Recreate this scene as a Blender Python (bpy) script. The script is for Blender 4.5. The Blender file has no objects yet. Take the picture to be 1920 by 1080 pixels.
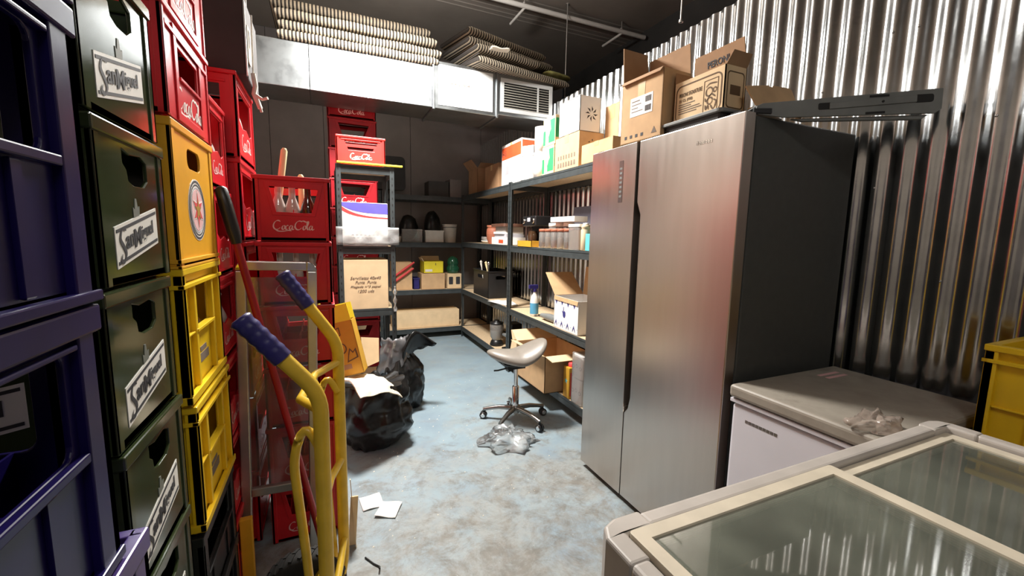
import bpy, bmesh, math, random
from mathutils import Vector, Matrix, noise
from mathutils.geometry import tessellate_polygon
random.seed(7)
SC = bpy.context.scene
COL = SC.collection

# ------------------------------------------------------------------ camera
CAM_YAW, CAM_PITCH, CAM_ROLL, FOCAL = math.radians(23.929), math.radians(7.1465), math.radians(1.075), 785.86
fwd = Vector((math.sin(CAM_YAW)*math.cos(CAM_PITCH), math.cos(CAM_YAW)*math.cos(CAM_PITCH), -math.sin(CAM_PITCH)))
rgt = Vector((math.cos(CAM_YAW), -math.sin(CAM_YAW), 0))
upv = rgt.cross(fwd)
r2 = rgt*math.cos(CAM_ROLL) + upv*math.sin(CAM_ROLL)
u2 = -rgt*math.sin(CAM_ROLL) + upv*math.cos(CAM_ROLL)
cam_data = bpy.data.cameras.new('camera')
cam = bpy.data.objects.new('camera', cam_data); COL.objects.link(cam)
cam.matrix_world = Matrix(((r2.x, u2.x, -fwd.x, 0), (r2.y, u2.y, -fwd.y, 0), (r2.z, u2.z, -fwd.z, 1.335), (0, 0, 0, 1)))
cam_data.sensor_width = 36; cam_data.lens = 36*FOCAL/1920; cam_data.clip_start = 0.02
SC.camera = cam

# ------------------------------------------------------------------ world, lights, exposure
w = bpy.data.worlds.new('world'); SC.world = w; w.use_nodes = True
w.node_tree.nodes['Background'].inputs[0].default_value = (0.9, 0.95, 1, 1)
w.node_tree.nodes['Background'].inputs[1].default_value = 0.02
def area(name, loc, rot, sx, sy, power, col=(1, .97, .92)):
    l = bpy.data.lights.new(name, 'AREA'); l.shape = 'RECTANGLE'; l.size = sx; l.size_y = sy
    l.energy = power; l.color = col
    o = bpy.data.objects.new(name, l); COL.objects.link(o); o.location = loc; o.rotation_euler = rot
    return o
KEY = (.44, 2.95, 3.0)
area('ceiling_light_lamp', KEY, (0, 0, 0), .55, .30, 125)
area('ceiling_light_uplight', (KEY[0], KEY[1], KEY[2]+.075), (math.pi, 0, 0), .55, .30, 60)
FRONT_FILL = (.15, -.75, 3.0)
area('front_fill_lamp', FRONT_FILL, (0, 0, 0), .9, .30, 9)  # added fill lamp with no known source, brightens the camera-facing sides
SC.view_settings.view_transform = 'Standard'; SC.view_settings.look = 'None'
SC.view_settings.gamma = 1.0; SC.view_settings.use_curve_mapping = False
SC.view_settings.exposure = 0.55

# ------------------------------------------------------------------ materials
MATS = {}
def nodes_of(name):
    m = bpy.data.materials.new(name); m.use_nodes = True
    nt = m.node_tree; b = nt.nodes['Principled BSDF']
    MATS[name] = m
    return m, nt, b
def mat(name, col, rough=.5, metal=0, var=.12, scale=9, bump=.0, bscale=60, coat=0, spec=.5, stretch=None, rvar=0):
    m, nt, b = nodes_of(name)
    N, L = nt.nodes.new, nt.links.new
    tc = N('ShaderNodeTexCoord'); mp = N('ShaderNodeMapping'); L(tc.outputs['Object'], mp.inputs[0])
    if stretch: mp.inputs['Scale'].default_value = stretch
    no = N('ShaderNodeTexNoise'); no.inputs['Scale'].default_value = scale; no.inputs['Detail'].default_value = 5
    L(mp.outputs[0], no.inputs['Vector'])
    cr = N('ShaderNodeValToRGB')
    cr.color_ramp.elements[0].position = .3; cr.color_ramp.elements[1].position = .72
    cr.color_ramp.elements[0].color = tuple(c*(1-var) for c in col)+(1,)
    cr.color_ramp.elements[1].color = tuple(min(1, c*(1+var)) for c in col)+(1,)
    L(no.outputs[0], cr.inputs[0]); L(cr.outputs[0], b.inputs['Base Color'])
    b.inputs['Roughness'].default_value = rough; b.inputs['Metallic'].default_value = metal
    b.inputs['Specular IOR Level'].default_value = spec; b.inputs['Coat Weight'].default_value = coat
    if rvar:
        mr = N('ShaderNodeMapRange'); mr.inputs[3].default_value = rough-rvar; mr.inputs[4].default_value = rough+rvar
        L(no.outputs[0], mr.inputs[0]); L(mr.outputs[0], b.inputs['Roughness'])
    if bump:
        n2 = N('ShaderNodeTexNoise'); n2.inputs['Scale'].default_value = bscale; n2.inputs['Detail'].default_value = 3
        L(mp.outputs[0], n2.inputs['Vector'])
        bp = N('ShaderNodeBump'); bp.inputs['Strength'].default_value = bump; bp.inputs['Distance'].default_value = .004
        L(n2.outputs[0], bp.inputs['Height']); L(bp.outputs[0], b.inputs['Normal'])
    return m
def thin(name, col, rough=.05, alpha=.2, spec=1.0, dirt=0):
    """thin clear sheet: transparent mixed with a glossy fresnel coat and a little dusty diffuse"""
    m, nt, b = nodes_of(name); N, L = nt.nodes.new, nt.links.new
    nt.nodes.remove(b); out = nt.nodes['Material Output']
    tr = N('ShaderNodeBsdfTransparent'); tr.inputs[0].default_value = (1, 1, 1, 1)
    df = N('ShaderNodeBsdfDiffuse'); df.inputs[0].default_value = col+(1,)
    gl = N('ShaderNodeBsdfGlossy'); gl.inputs['Roughness'].default_value = rough
    tc = N('ShaderNodeTexCoord'); no = N('ShaderNodeTexNoise'); no.inputs['Scale'].default_value = 5; no.inputs['Detail'].default_value = 8
    L(tc.outputs['Object'], no.inputs['Vector'])
    mr = N('ShaderNodeMapRange'); mr.inputs[1].default_value = .35; mr.inputs[2].default_value = .75
    mr.inputs[3].default_value = max(0, alpha-dirt); mr.inputs[4].default_value = alpha+dirt
    L(no.outputs[0], mr.inputs[0])
    m1 = N('ShaderNodeMixShader'); L(mr.outputs[0], m1.inputs[0]); L(tr.outputs[0], m1.inputs[1]); L(df.outputs[0], m1.inputs[2])
    fr = N('ShaderNodeFresnel'); fr.inputs[0].default_value = 1.5
    mu = N('ShaderNodeMath'); mu.operation = 'MULTIPLY'; mu.inputs[1].default_value = spec; mu.use_clamp = True
    L(fr.outputs[0], mu.inputs[0])
    m2 = N('ShaderNodeMixShader'); L(mu.outputs[0], m2.inputs[0]); L(m1.outputs[0], m2.inputs[1]); L(gl.outputs[0], m2.inputs[2])
    L(m2.outputs[0], out.inputs[0])
    return m
def ramp_mat(name, scale, stops, rough, bump=0, bscale=40, metal=0, rvar=.0, detail=9, spec=.5, dist=0):
    m, nt, b = nodes_of(name); N, L = nt.nodes.new, nt.links.new
    tc = N('ShaderNodeTexCoord'); no = N('ShaderNodeTexNoise'); no.inputs['Scale'].default_value = scale
    no.inputs['Detail'].default_value = detail; no.inputs['Roughness'].default_value = .62; no.inputs['Distortion'].default_value = dist
    L(tc.outputs['Object'], no.inputs['Vector'])
    cr = N('ShaderNodeValToRGB'); e = cr.color_ramp.elements
    while len(e) < len(stops): e.new(.5)
    for k, (p, c) in enumerate(stops): e[k].position = p; e[k].color = c+(1,)
    L(no.outputs[0], cr.inputs[0]); L(cr.outputs[0], b.inputs['Base Color'])
    b.inputs['Roughness'].default_value = rough; b.inputs['Metallic'].default_value = metal; b.inputs['Specular IOR Level'].default_value = spec
    if rvar:
        mr = N('ShaderNodeMapRange'); mr.inputs[3].default_value = rough-rvar; mr.inputs[4].default_value = rough+rvar
        L(no.outputs[0], mr.inputs[0]); L(mr.outputs[0], b.inputs['Roughness'])
    if bump:
        n2 = N('ShaderNodeTexNoise'); n2.inputs['Scale'].default_value = bscale; n2.inputs['Detail'].default_value = 6
        L(tc.outputs['Object'], n2.inputs['Vector'])
        bp = N('ShaderNodeBump'); bp.inputs['Strength'].default_value = bump; bp.inputs['Distance'].default_value = .006
        L(n2.outputs[0], bp.inputs['Height']); L(bp.outputs[0], b.inputs['Normal'])
    return m
def stripe_mat(name, period, c1, c2, duty=.5):
    m, nt, b = nodes_of(name); N, L = nt.nodes.new, nt.links.new
    tc = N('ShaderNodeTexCoord'); sp = N('ShaderNodeSeparateXYZ'); L(tc.outputs['Object'], sp.inputs[0])
    dv = N('ShaderNodeMath'); dv.operation = 'DIVIDE'; dv.inputs[1].default_value = period; L(sp.outputs[0], dv.inputs[0])
    fc = N('ShaderNodeMath'); fc.operation = 'FRACT'; L(dv.outputs[0], fc.inputs[0])
    sb = N('ShaderNodeMath'); sb.operation = 'SUBTRACT'; sb.inputs[1].default_value = .5; L(fc.outputs[0], sb.inputs[0])
    ab = N('ShaderNodeMath'); ab.operation = 'ABSOLUTE'; L(sb.outputs[0], ab.inputs[0])
    gt = N('ShaderNodeMath'); gt.operation = 'LESS_THAN'; gt.inputs[1].default_value = duty; L(ab.outputs[0], gt.inputs[0])
    no = N('ShaderNodeTexNoise'); no.inputs['Scale'].default_value = 6; L(tc.outputs['Object'], no.inputs['Vector'])
    mx = N('ShaderNodeMix'); mx.data_type = 'RGBA'; mx.inputs[6].default_value = c1+(1,); mx.inputs[7].default_value = c2+(1,)
    L(gt.outputs[0], mx.inputs[0])
    m3 = N('ShaderNodeMix'); m3.data_type = 'RGBA'; m3.blend_type = 'MULTIPLY'; m3.inputs[0].default_value = .5
    L(mx.outputs[2], m3.inputs[6]); L(no.outputs[0], m3.inputs[7]); L(m3.outputs[2], b.inputs['Base Color'])
    b.inputs['Roughness'].default_value = .9
    return m

def floor_mat():
    m, nt, b = nodes_of('floor_paint'); N, L = nt.nodes.new, nt.links.new
    tc = N('ShaderNodeTexCoord')
    def nz(scale, det=8, r=.6, d=0):
        n = N('ShaderNodeTexNoise'); n.inputs['Scale'].default_value = scale; n.inputs['Detail'].default_value = det
        n.inputs['Roughness'].default_value = r; n.inputs['Distortion'].default_value = d
        L(tc.outputs['Object'], n.inputs['Vector']); return n
    def ramp(n, stops):
        c = N('ShaderNodeValToRGB'); e = c.color_ramp.elements
        while len(e) < len(stops): e.new(.5)
        for k, (p, col) in enumerate(stops): e[k].position = p; e[k].color = col+(1,)
        L(n.outputs[0], c.inputs[0]); return c
    def mix(f, a, c):
        x = N('ShaderNodeMix'); x.data_type = 'RGBA'; L(f.outputs[0], x.inputs[0]); L(a, x.inputs[6]); L(c, x.inputs[7]); return x.outputs[2]
    paint = ramp(nz(2.6), [(.3, (.20, .265, .32)), (.55, (.255, .335, .38)), (.75, (.235, .335, .43))])
    worn = ramp(nz(11, 10, .7, .3), [(.3, (.215, .235, .23)), (.5, (.29, .305, .295)), (.7, (.15, .145, .13))])
    # traffic wear: heavier towards the entrance side
    sp = N('ShaderNodeSeparateXYZ'); L(tc.outputs['Object'], sp.inputs[0])
    wr_ = N('ShaderNodeMapRange'); wr_.inputs[1].default_value = 3.4; wr_.inputs[2].default_value = 1.5; wr_.inputs[3].default_value = -.05; wr_.inputs[4].default_value = .13
    L(sp.outputs[1], wr_.inputs[0])
    ad = N('ShaderNodeMath'); L(nz(2.4, 12, .72, .2).outputs[0], ad.inputs[0]); L(wr_.outputs[0], ad.inputs[1])
    f1 = ramp(ad, [(.47, (0, 0, 0)), (.66, (.9, .9, .9))])
    c = mix(f1, paint.outputs[0], worn.outputs[0])
    brown = ramp(nz(16, 8), [(.3, (.10, .086, .066)), (.7, (.20, .18, .15))])
    ad2 = N('ShaderNodeMath'); L(nz(5.3, 14, .78, .35).outputs[0], ad2.inputs[0]); L(wr_.outputs[0], ad2.inputs[1])
    f2 = ramp(ad2, [(.56, (0, 0, 0)), (.70, (.75, .75, .75))])
    c = mix(f2, c, brown.outputs[0])
    chip = ramp(nz(38, 4, .5, .3), [(.2, (.42, .44, .44)), (.8, (.54, .55, .54))])
    f3 = ramp(nz(26, 8, .7, .6), [(.66, (0, 0, 0)), (.70, (.75, .75, .75))])
    c = mix(f3, c, chip.outputs[0])
    dark = ramp(nz(50, 4), [(.3, (.05, .048, .043)), (.7, (.09, .085, .078))])
    f4 = ramp(nz(19, 9, .75, .5), [(.655, (0, 0, 0)), (.70, (.6, .6, .6))])
    c = mix(f4, c, dark.outputs[0])
    L(c, b.inputs['Base Color'])
    rr = ramp(nz(7, 8), [(.3, (.38, .38, .38)), (.7, (.62, .62, .62))]); L(rr.outputs[0], b.inputs['Roughness'])
    bp = N('ShaderNodeBump'); bp.inputs['Strength'].default_value = .25; bp.inputs['Distance'].default_value = .004
    L(nz(22, 8).outputs[0], bp.inputs['Height']); L(bp.outputs[0], b.inputs['Normal'])
    return m
floor_mat()

ramp_mat('ceiling_paint', 3, [(.3, (.23, .203, .178)), (.7, (.28, .248, .218))], .5)
ramp_mat('wall_dark', 4, [(.3, (.175, .155, .148)), (.7, (.215, .19, .182))], .45)
ramp_mat('wall_cream', 3, [(.3, (.50, .43, .36)), (.7, (.58, .50, .42))], .7)
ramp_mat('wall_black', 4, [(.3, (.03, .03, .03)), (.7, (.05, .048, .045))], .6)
ramp_mat('corrugated_steel', 9, [(.3, (.46, .47, .475)), (.7, (.60, .61, .62))], .17, metal=1, rvar=.04, bump=.04, bscale=30)
ramp_mat('galvanised', 7, [(.3, (.27, .285, .295)), (.5, (.36, .38, .39)), (.7, (.31, .33, .34))], .38, metal=1, rvar=.12, bump=.10, bscale=9)
mat('galv_white', (.62, .64, .64), .4, .2, .06, 12)
mat('stainless', (.54, .495, .455), .30, 1, .03, 3, stretch=(9, 9, 1), rvar=.04)
mat('steel_dark', (.30, .30, .29), .3, 1, .08, 6)
mat('fridge_grey', (.055, .057, .053), .42, 0, .1, 30)
mat('black_gap', (.008, .008, .008), .6)
mat('shelf_metal', (.045, .053, .055), .42, 0, .2, 20, spec=.45)
ramp_mat('chipboard', 60, [(.3, (.50, .36, .21)), (.55, (.66, .50, .32)), (.75, (.58, .43, .26))], .75, bump=.1, bscale=120)
mat('red_plastic', (.58, .011, .020), .33, 0, .15, 7, bump=.05, bscale=25)
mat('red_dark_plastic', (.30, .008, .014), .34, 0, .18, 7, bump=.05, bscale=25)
mat('red_bright', (.72, .035, .03), .36, 0, .1, 7)
mat('green_plastic', (.036, .050, .020), .13, 0, .25, 6, bump=.03, bscale=16)
mat('navy_plastic', (.007, .0035, .060), .30, 0, .3, 5, bump=.05, bscale=20, spec=.3)
mat('violet_plastic', (.06, .035, .16), .3, 0, .3, 5)
mat('yellow_plastic', (.80, .53, .015), .32, 0, .10, 8, bump=.04, bscale=25)
mat('amber_plastic', (.76, .38, .022), .36, 0, .10, 8, bump=.04, bscale=25)
mat('black_plastic', (.012, .012, .013), .38, 0, .3, 10)
mat('grey_plastic', (.19, .20, .195), .42, 0, .15, 12)
mat('grey_rail', (.46, .42, .38), .42, 0, .12, 10)
mat('cream_rail', (.62, .55, .43), .45, 0, .12, 14)
mat('white_enamel', (.66, .65, .70), .3, 0, .04, 5)
ramp_mat('freezer_lid_shaded', 8, [(.3, (.25, .22, .18)), (.6, (.33, .295, .245)), (.75, (.21, .18, .145))], .5)  # lid colour darkened to stand in for the fridge's shadow on it
ramp_mat('freezer_inside', 5, [(.3, (.30, .31, .26)), (.7, (.42, .42, .36))], .5)
ramp_mat('wood_brown', 14, [(.3, (.10, .045, .03)), (.7, (.17, .08, .05))], .5)
mat('cardboard', (.56, .36, .19), .85, 0, .1, 11, bump=.12, bscale=30)
mat('cardboard_light', (.74, .55, .33), .85, 0, .08, 11, bump=.1, bscale=30)
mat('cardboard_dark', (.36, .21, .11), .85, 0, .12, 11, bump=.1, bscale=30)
mat('white_card', (.84, .82, .79), .7, 0, .04, 9)
mat('white_paper', (.86, .84, .80), .8, 0, .05, 9)
mat('paper_cream', (.80, .70, .53), .8, 0, .06, 9)
mat('kraft_print', (.13, .075, .035), .8)
mat('ink_black', (.03, .03, .035), .7)
mat('ink_soft', (.16, .12, .09), .8)
mat('ink_navy', (.035, .035, .20), .7)
mat('ink_blue', (.12, .10, .62), .6)
mat('ink_red', (.62, .05, .05), .6)
mat('ink_orange', (.72, .10, .03), .6)
mat('ink_green', (.03, .33, .11), .6)
mat('ink_grey', (.42, .41, .44), .7)
mat('ink_dim', (.16, .17, .14), .6)
mat('ink_pink', (.72, .42, .42), .7)
mat('decal_white', (.80, .78, .72), .45, 0, .05, 20)
mat('decal_pink', (.80, .52, .50), .45, 0, .05, 20)
mat('gold', (.52, .34, .08), .4, .3)
mat('tape', (.60, .41, .19), .3, 0, .08)
mat('aluminium', (.60, .58, .55), .33, .9, .06, 20)
mat('pipe_white', (.72, .70, .66), .4, 0, .05)
mat('chrome', (.75, .75, .75), .12, 1, .03)
mat('hand_yellow', (.72, .47, .035), .35, 0, .12, 18, bump=.04)
mat('grip_blue', (.022, .018, .13), .4, 0, .2, 20)
mat('tyre', (.018, .017, .016), .8, 0, .2, 30)
mat('bag_black', (.007, .007, .007), .30, 0, .3, 12, spec=.4)
mat('bag_silver', (.22, .22, .23), .22, .5, .2, 12)
mat('leather_taupe', (.235, .21, .18), .38, 0, .06, 12, bump=.08, bscale=90)
mat('terracotta', (.40, .13, .07), .6)
mat('bottle_brown', (.05, .025, .012), .08, 0, .1, coat=.5)
mat('bottle_clear', (.60, .55, .50), .06, 0, .1, coat=.5)
mat('bottle_green', (.015, .09, .045), .08, 0, .1, coat=.5)
mat('cloth_white', (.70, .66, .58), .9)
mat('olive_cloth', (.30, .29, .10), .9, 0, .2, 20)
mat('wood_handle', (.85, .66, .36), .6, 0, .1, 20, stretch=(1, 1, .1))
mat('grey_card', (.10, .095, .12), .6)
mat('teal', (.12, .55, .60), .5)
mat('spray_blue', (.10, .35, .55), .35)
mat('spice_brown', (.35, .17, .08), .7, 0, .4, 40)
mat('beige', (.62, .50, .33), .6, 0, .1)
mat('yellow_card', (.80, .66, .03), .6, 0, .06)
mat('amber_card', (.58, .31, .025), .6, 0, .1)
mat('louvre', (.50, .48, .42), .5, 0, .08)
mat('fabric_dark', (.05, .045, .045), .9)
stripe_mat('stripe_cushion', .0251, (.028, .022, .018), (.46, .39, .29), .26)
thin('lid_glass', (.32, .34, .27), .03, .42, 1.6, .16)
thin('clear_sheet', (.35, .24, .22), .10, .20, 1.7, .18)
thin('clear_bag', (.72, .74, .74), .12, .34, 1.6, .2)
thin('film_clear', (.78, .80, .80), .14, .26, 1.3, .2)
thin('film_beige', (.60, .48, .40), .2, .45, .8, .2)
thin('clear_jar', (.70, .66, .62), .06, .25, 1.3)
m_, nt_, b_ = nodes_of('lamp_glow'); b_.inputs['Emission Color'].default_value = (1, .97, .9, 1); b_.inputs['Emission Strength'].default_value = 4

# ------------------------------------------------------------------ mesh helpers
class MB:
    def __init__(s): s.v = []; s.f = []; s.sm = []
    def add(s, vs, fs, smooth=False):
        o = len(s.v); s.v += [tuple(p) for p in vs]; s.f += [tuple(i+o for i in f) for f in fs]; s.sm += [smooth]*len(fs)
        return s
    def box(s, x0, x1, y0, y1, z0, z1, M=None):
        vs = [Vector((x, y, z)) for z in (z0, z1) for y in (y0, y1) for x in (x0, x1)]
        if M: vs = [M @ p for p in vs]
        return s.add(vs, [(0, 2, 3, 1), (4, 5, 7, 6), (0, 1, 5, 4), (2, 6, 7, 3), (0, 4, 6, 2), (1, 3, 7, 5)])
    def bar(s, a, b, w, h, up=(0, 0, 1)):
        a, b = Vector(a), Vector(b); d = (b-a).normalized(); upn = Vector(up)
        if abs(d.dot(upn)) > .95: upn = Vector((1, 0, 0))
        r = d.cross(upn).normalized(); u = r.cross(d)
        vs = [p + r*(sx*w/2) + u*(sz*h/2) for p in (a, b) for sx, sz in ((-1, -1), (1, -1), (1, 1), (-1, 1))]
        return s.add(vs, [(3, 2, 1, 0), (4, 5, 6, 7), (0, 1, 5, 4), (1, 2, 6, 5), (2, 3, 7, 6), (3, 0, 4, 7)])
    def tube(s, pts, r, n=10, cap=True):
        pts = [Vector(p) for p in pts]; m = len(pts); rs = r if isinstance(r, (list, tuple)) else [r]*m
        vs, fs = [], []; prev = None
        for i, p in enumerate(pts):
            t = (pts[min(i+1, m-1)] - pts[max(i-1, 0)]).normalized()
            if prev is None:
                a = Vector((0, 0, 1)) if abs(t.z) < .9 else Vector((1, 0, 0)); nrm = t.cross(a).normalized()
            else: nrm = (prev - t*prev.dot(t)).normalized()
            prev = nrm; bi = t.cross(nrm)
            for k in range(n):
                c = 2*math.pi*k/n; vs.append(p + (nrm*math.cos(c) + bi*math.sin(c))*rs[i])
        for i in range(m-1):
            for k in range(n): fs.append((i*n+k, i*n+(k+1) % n, (i+1)*n+(k+1) % n, (i+1)*n+k))
        s.add(vs, fs, True)
        if cap: s.add(vs[:n], [tuple(range(n-1, -1, -1))]); s.add(vs[-n:], [tuple(range(n))])
        return s
    def lathe(s, prof, n=16, c=(0, 0, 0), M=None, smooth=True):
        vs, fs = [], []
        for r, z in prof:
            for k in range(n):
                a = 2*math.pi*k/n; p = Vector((r*math.cos(a), r*math.sin(a), z)); p = (M @ p) if M else p
                vs.append(p + Vector(c))
        m = len(prof)
        for i in range(m-1):
            for k in range(n): fs.append((i*n+k, i*n+(k+1) % n, (i+1)*n+(k+1) % n, (i+1)*n+k))
        s.add(vs, fs, smooth)
        if prof[0][0] > 1e-4: s.add(vs[:n], [tuple(range(n-1, -1, -1))])
        if prof[-1][0] > 1e-4: s.add(vs[-n:], [tuple(range(n))])
        return s
    def plate(s, outer, holes, F, t):
        """flat plate in frame F (4x4: u right, v up, n out), front at n=0, back at n=-t"""
        loops = [[Vector((x, y, 0)) for x, y in l] for l in [outer]+list(holes)]
        tris = tessellate_polygon(loops); flat = [p for l in loops for p in l]; n = len(flat)
        vs = [F @ Vector((p.x, p.y, 0)) for p in flat] + [F @ Vector((p.x, p.y, -t)) for p in flat]
        fs = []
        for a, b, c in tris:
            if (flat[b]-flat[a]).cross(flat[c]-flat[a]).z < 0: b, c = c, b
            fs += [(a, b, c), (a+n, c+n, b+n)]
        o = 0
        for li, l in enumerate(loops):
            m = len(l); ar = sum(l[i].x*l[(i+1) % m].y - l[(i+1) % m].x*l[i].y for i in range(m))
            ccw = (ar > 0) == (li == 0)
            for i in range(m):
                a, b = o+i, o+(i+1) % m
                fs.append((a, a+n, b+n, b) if ccw else (b, b+n, a+n, a))
            o += m
        return s.add(vs, fs)
    def grid(s, fn, nu, nv, closed_u=False, smooth=True):
        vs = [fn(i, j) for i in range(nu) for j in range(nv)]; fs = []
        for i in range(nu if closed_u else nu-1):
            for j in range(nv-1):
                a = i*nv+j; b = ((i+1) % nu)*nv+j; fs.append((a, b, b+1, a+1))
        return s.add(vs, fs, smooth)
    def mesh(s, name):
        me = bpy.data.meshes.new(name); me.from_pydata(s.v, [], s.f)
        me.polygons.foreach_set('use_smooth', s.sm); me.update(); return me
    def build(s, name, m, parent=None, bev=0, loc=None, seg=2):
        o = bpy.data.objects.new(name, s.mesh(name)); COL.objects.link(o)
        if m: o.data.materials.append(MATS[m])
        if parent: o.parent = parent
        if loc: o.location = loc
        if bev:
            b = o.modifiers.new('bevel', 'BEVEL'); b.width = bev; b.segments = seg; b.limit_method = 'ANGLE'; b.angle_limit = math.radians(40)
            b.harden_normals = False
        return o
def tag(o, label, cat, group=None):
    o['label'] = label; o['category'] = cat
    if group: o['group'] = group
    return o
def thing(name, label, cat, loc=(0, 0, 0), rz=0, group=None):
    o = bpy.data.objects.new(name, None); COL.objects.link(o); o.empty_display_size = .05
    o.location = loc; o.rotation_euler = (0, 0, rz); return tag(o, label, cat, group)
def struct(o): o['kind'] = 'structure'; return o
def dup(root, loc, rz=0, label=None, group=None):
    def cp(o, par):
        c = o.copy(); COL.objects.link(c); c.parent = par
        for ch in [x for x in KIDS.get(o.name, [])]: cp(ch, c)
        return c
    KIDS = {}
    for o in bpy.data.objects:
        if o.parent: KIDS.setdefault(o.parent.name, []).append(o)
    r = cp(root, None); r.location = loc; r.rotation_euler = (0, 0, rz)
    if label: r['label'] = label
    if group: r['group'] = group
    return r
def frame(o, u, v):
    """matrix from origin o, right u, up v -> n = u x v (outward)"""
    o, u, v = Vector(o), Vector(u).normalized(), Vector(v).normalized(); n = u.cross(v)
    return Matrix(((u.x, v.x, n.x, o.x), (u.y, v.y, n.y, o.y), (u.z, v.z, n.z, o.z), (0, 0, 0, 1)))
def face_frame(size, face, z0=0):
    """size (dx,dy,h) of a box centred on its base; frame at the bottom-left corner of a face seen from outside"""
    dx, dy, h = size
    return {'-y': frame((-dx/2, -dy/2, z0), (1, 0, 0), (0, 0, 1)), '+y': frame((dx/2, dy/2, z0), (-1, 0, 0), (0, 0, 1)),
            '-x': frame((-dx/2, dy/2, z0), (0, -1, 0), (0, 0, 1)), '+x': frame((dx/2, -dy/2, z0), (0, 1, 0), (0, 0, 1)),
            'top': frame((-dx/2, -dy/2, h), (1, 0, 0), (0, 1, 0))}[face]
def shift(F, u=0, v=0, n=0, rot=0): return F @ Matrix.Translation((u, v, n)) @ Matrix.Rotation(rot, 4, 'Z')
def rect(u0, u1, v0, v1): return [(u0, v0), (u1, v0), (u1, v1), (u0, v1)]
def rrect(u0, u1, v0, v1, r, n=4):
    p = []
    for cx, cy, a0 in ((u1-r, v0+r, -90), (u1-r, v1-r, 0), (u0+r, v1-r, 90), (u0+r, v0+r, 180)):
        for k in range(n+1): a = math.radians(a0+90*k/n); p.append((cx+r*math.cos(a), cy+r*math.sin(a)))
    return p
def circ(cx, cy, r, n=28, ry=None): return [(cx+r*math.cos(2*math.pi*k/n), cy+(ry or r)*math.sin(2*math.pi*k/n)) for k in range(n)]
def decal(name, m, parent, F, polys, lift=.0008, t=.0012, holes=()):
    b = MB(); G = shift(F, n=lift)
    for p in polys: b.plate(p, holes, G, t)
    return b.build(name, m, parent)
TXT = {}
def text_mesh(s, shear=0, off=0):
    k = (s, shear, off)
    if k not in TXT:
        c = bpy.data.curves.new('lettering', 'FONT'); c.body = s; c.size = 1; c.shear = shear; c.extrude = .004; c.offset = off; c.resolution_u = 3
        c.align_x = 'CENTER'; c.align_y = 'CENTER'
        o = bpy.data.objects.new('lettering', c); COL.objects.link(o)
        dg = bpy.context.evaluated_depsgraph_get(); me = bpy.data.meshes.new_from_object(o.evaluated_get(dg))
        bpy.data.objects.remove(o); bpy.data.curves.remove(c); TXT[k] = [tuple(v.co) for v in me.vertices], [tuple(p.vertices) for p in me.polygons]
        bpy.data.meshes.remove(me)
    return TXT[k]
def text(name, s, m, parent, F, u, v, w, h=None, rot=0, shear=0, lift=.0008, off=0):
    """text fitted to width w (and height h)"""
    vs, fs = text_mesh(s, shear, off)
    xs = [p[0] for p in vs]; ys = [p[1] for p in vs]; sx = w/(max(xs)-min(xs)); sy = h/(max(ys)-min(ys)) if h else sx
    cx, cy = (max(xs)+min(xs))/2, (max(ys)+min(ys))/2
    G = shift(F, u, v, lift, rot); b = MB()
    b.add([G @ Vector(((x-cx)*sx, (y-cy)*sy, z*.1)) for x, y, z in vs], fs); return b.build(name, m, parent)
def spline(pts, n=6):
    P = [Vector((x, y, 0)) for x, y in pts]; out = []
    for i in range(len(P)-1):
        p0, p1, p2, p3 = P[max(i-1, 0)], P[i], P[i+1], P[min(i+2, len(P)-1)]
        for k in range(n):
            t = k/n; out.append(.5*((2*p1)+(p2-p0)*t+(2*p0-5*p1+4*p2-p3)*t*t+(3*p1-p0-3*p2+p3)*t**3))
    return out+[P[-1]]
def pen(b, F, pts, wmin, wmax, ang=.6, n=6, z=.0009):
    """calligraphic ribbon along a smooth path: width follows the stroke direction"""
    S = spline(pts, n); m = len(S); vs = []
    for i, p in enumerate(S):
        t = (S[min(i+1, m-1)]-S[max(i-1, 0)]).normalized(); nr = Vector((-t.y, t.x, 0))
        e = min(i, m-1-i)/max(1, m*.18); wd = (wmin+(wmax-wmin)*abs(math.sin(math.atan2(t.y, t.x)-ang+.0)))*min(1, .35+e)
        vs += [F @ (p+nr*wd/2+Vector((0, 0, z))), F @ (p-nr*wd/2+Vector((0, 0, z)))]
    b.add(vs, [(2*i, 2*i+1, 2*i+3, 2*i+2) for i in range(m-1)])
    b.add([F @ (F.inverted() @ Vector(v) - Vector((0, 0, .0014))) for v in vs], [(2*i+2, 2*i+3, 2*i+1, 2*i) for i in range(m-1)])
def el(cx, cy, rx, ry, a0, a1, sl=.25, n=9):
    o = []
    for k in range(n):
        a = math.radians(a0+(a1-a0)*k/(n-1)); y = ry*math.sin(a); o.append((cx+rx*math.cos(a)+sl*y, cy+y))
    return o
SCRIPT = [el(.40, .50, .36, .48, 50, 330, .2, 12),                                   # C
          [(.14, .12), (.45, -.14), (.95, -.16), (1.45, -.06), (1.75, -.10)],        # swash under
          el(.98, .25, .13, .22, 90, 450), el(1.33, .25, .14, .22, 55, 320),          # o c
          el(1.68, .25, .13, .22, 70, 400), [(1.86, .48), (1.80, .12), (1.90, .03), (2.0, .12)],  # a
          [(1.98, .30), (2.12, .32)],
          el(2.48, .50, .36, .48, 50, 330, .2, 12), [(2.68, .93), (2.95, .98), (3.20, .88), (3.45, .96)],  # C with top swash
          el(3.02, .25, .13, .22, 90, 450),
          [(3.20, .15), (3.42, .70), (3.42, .92), (3.32, .85), (3.28, .35), (3.33, .06), (3.44, .06)],      # l
          el(3.64, .25, .13, .22, 70, 400), [(3.82, .48), (3.76, .12), (3.86, .03), (4.0, .14)]]
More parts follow.
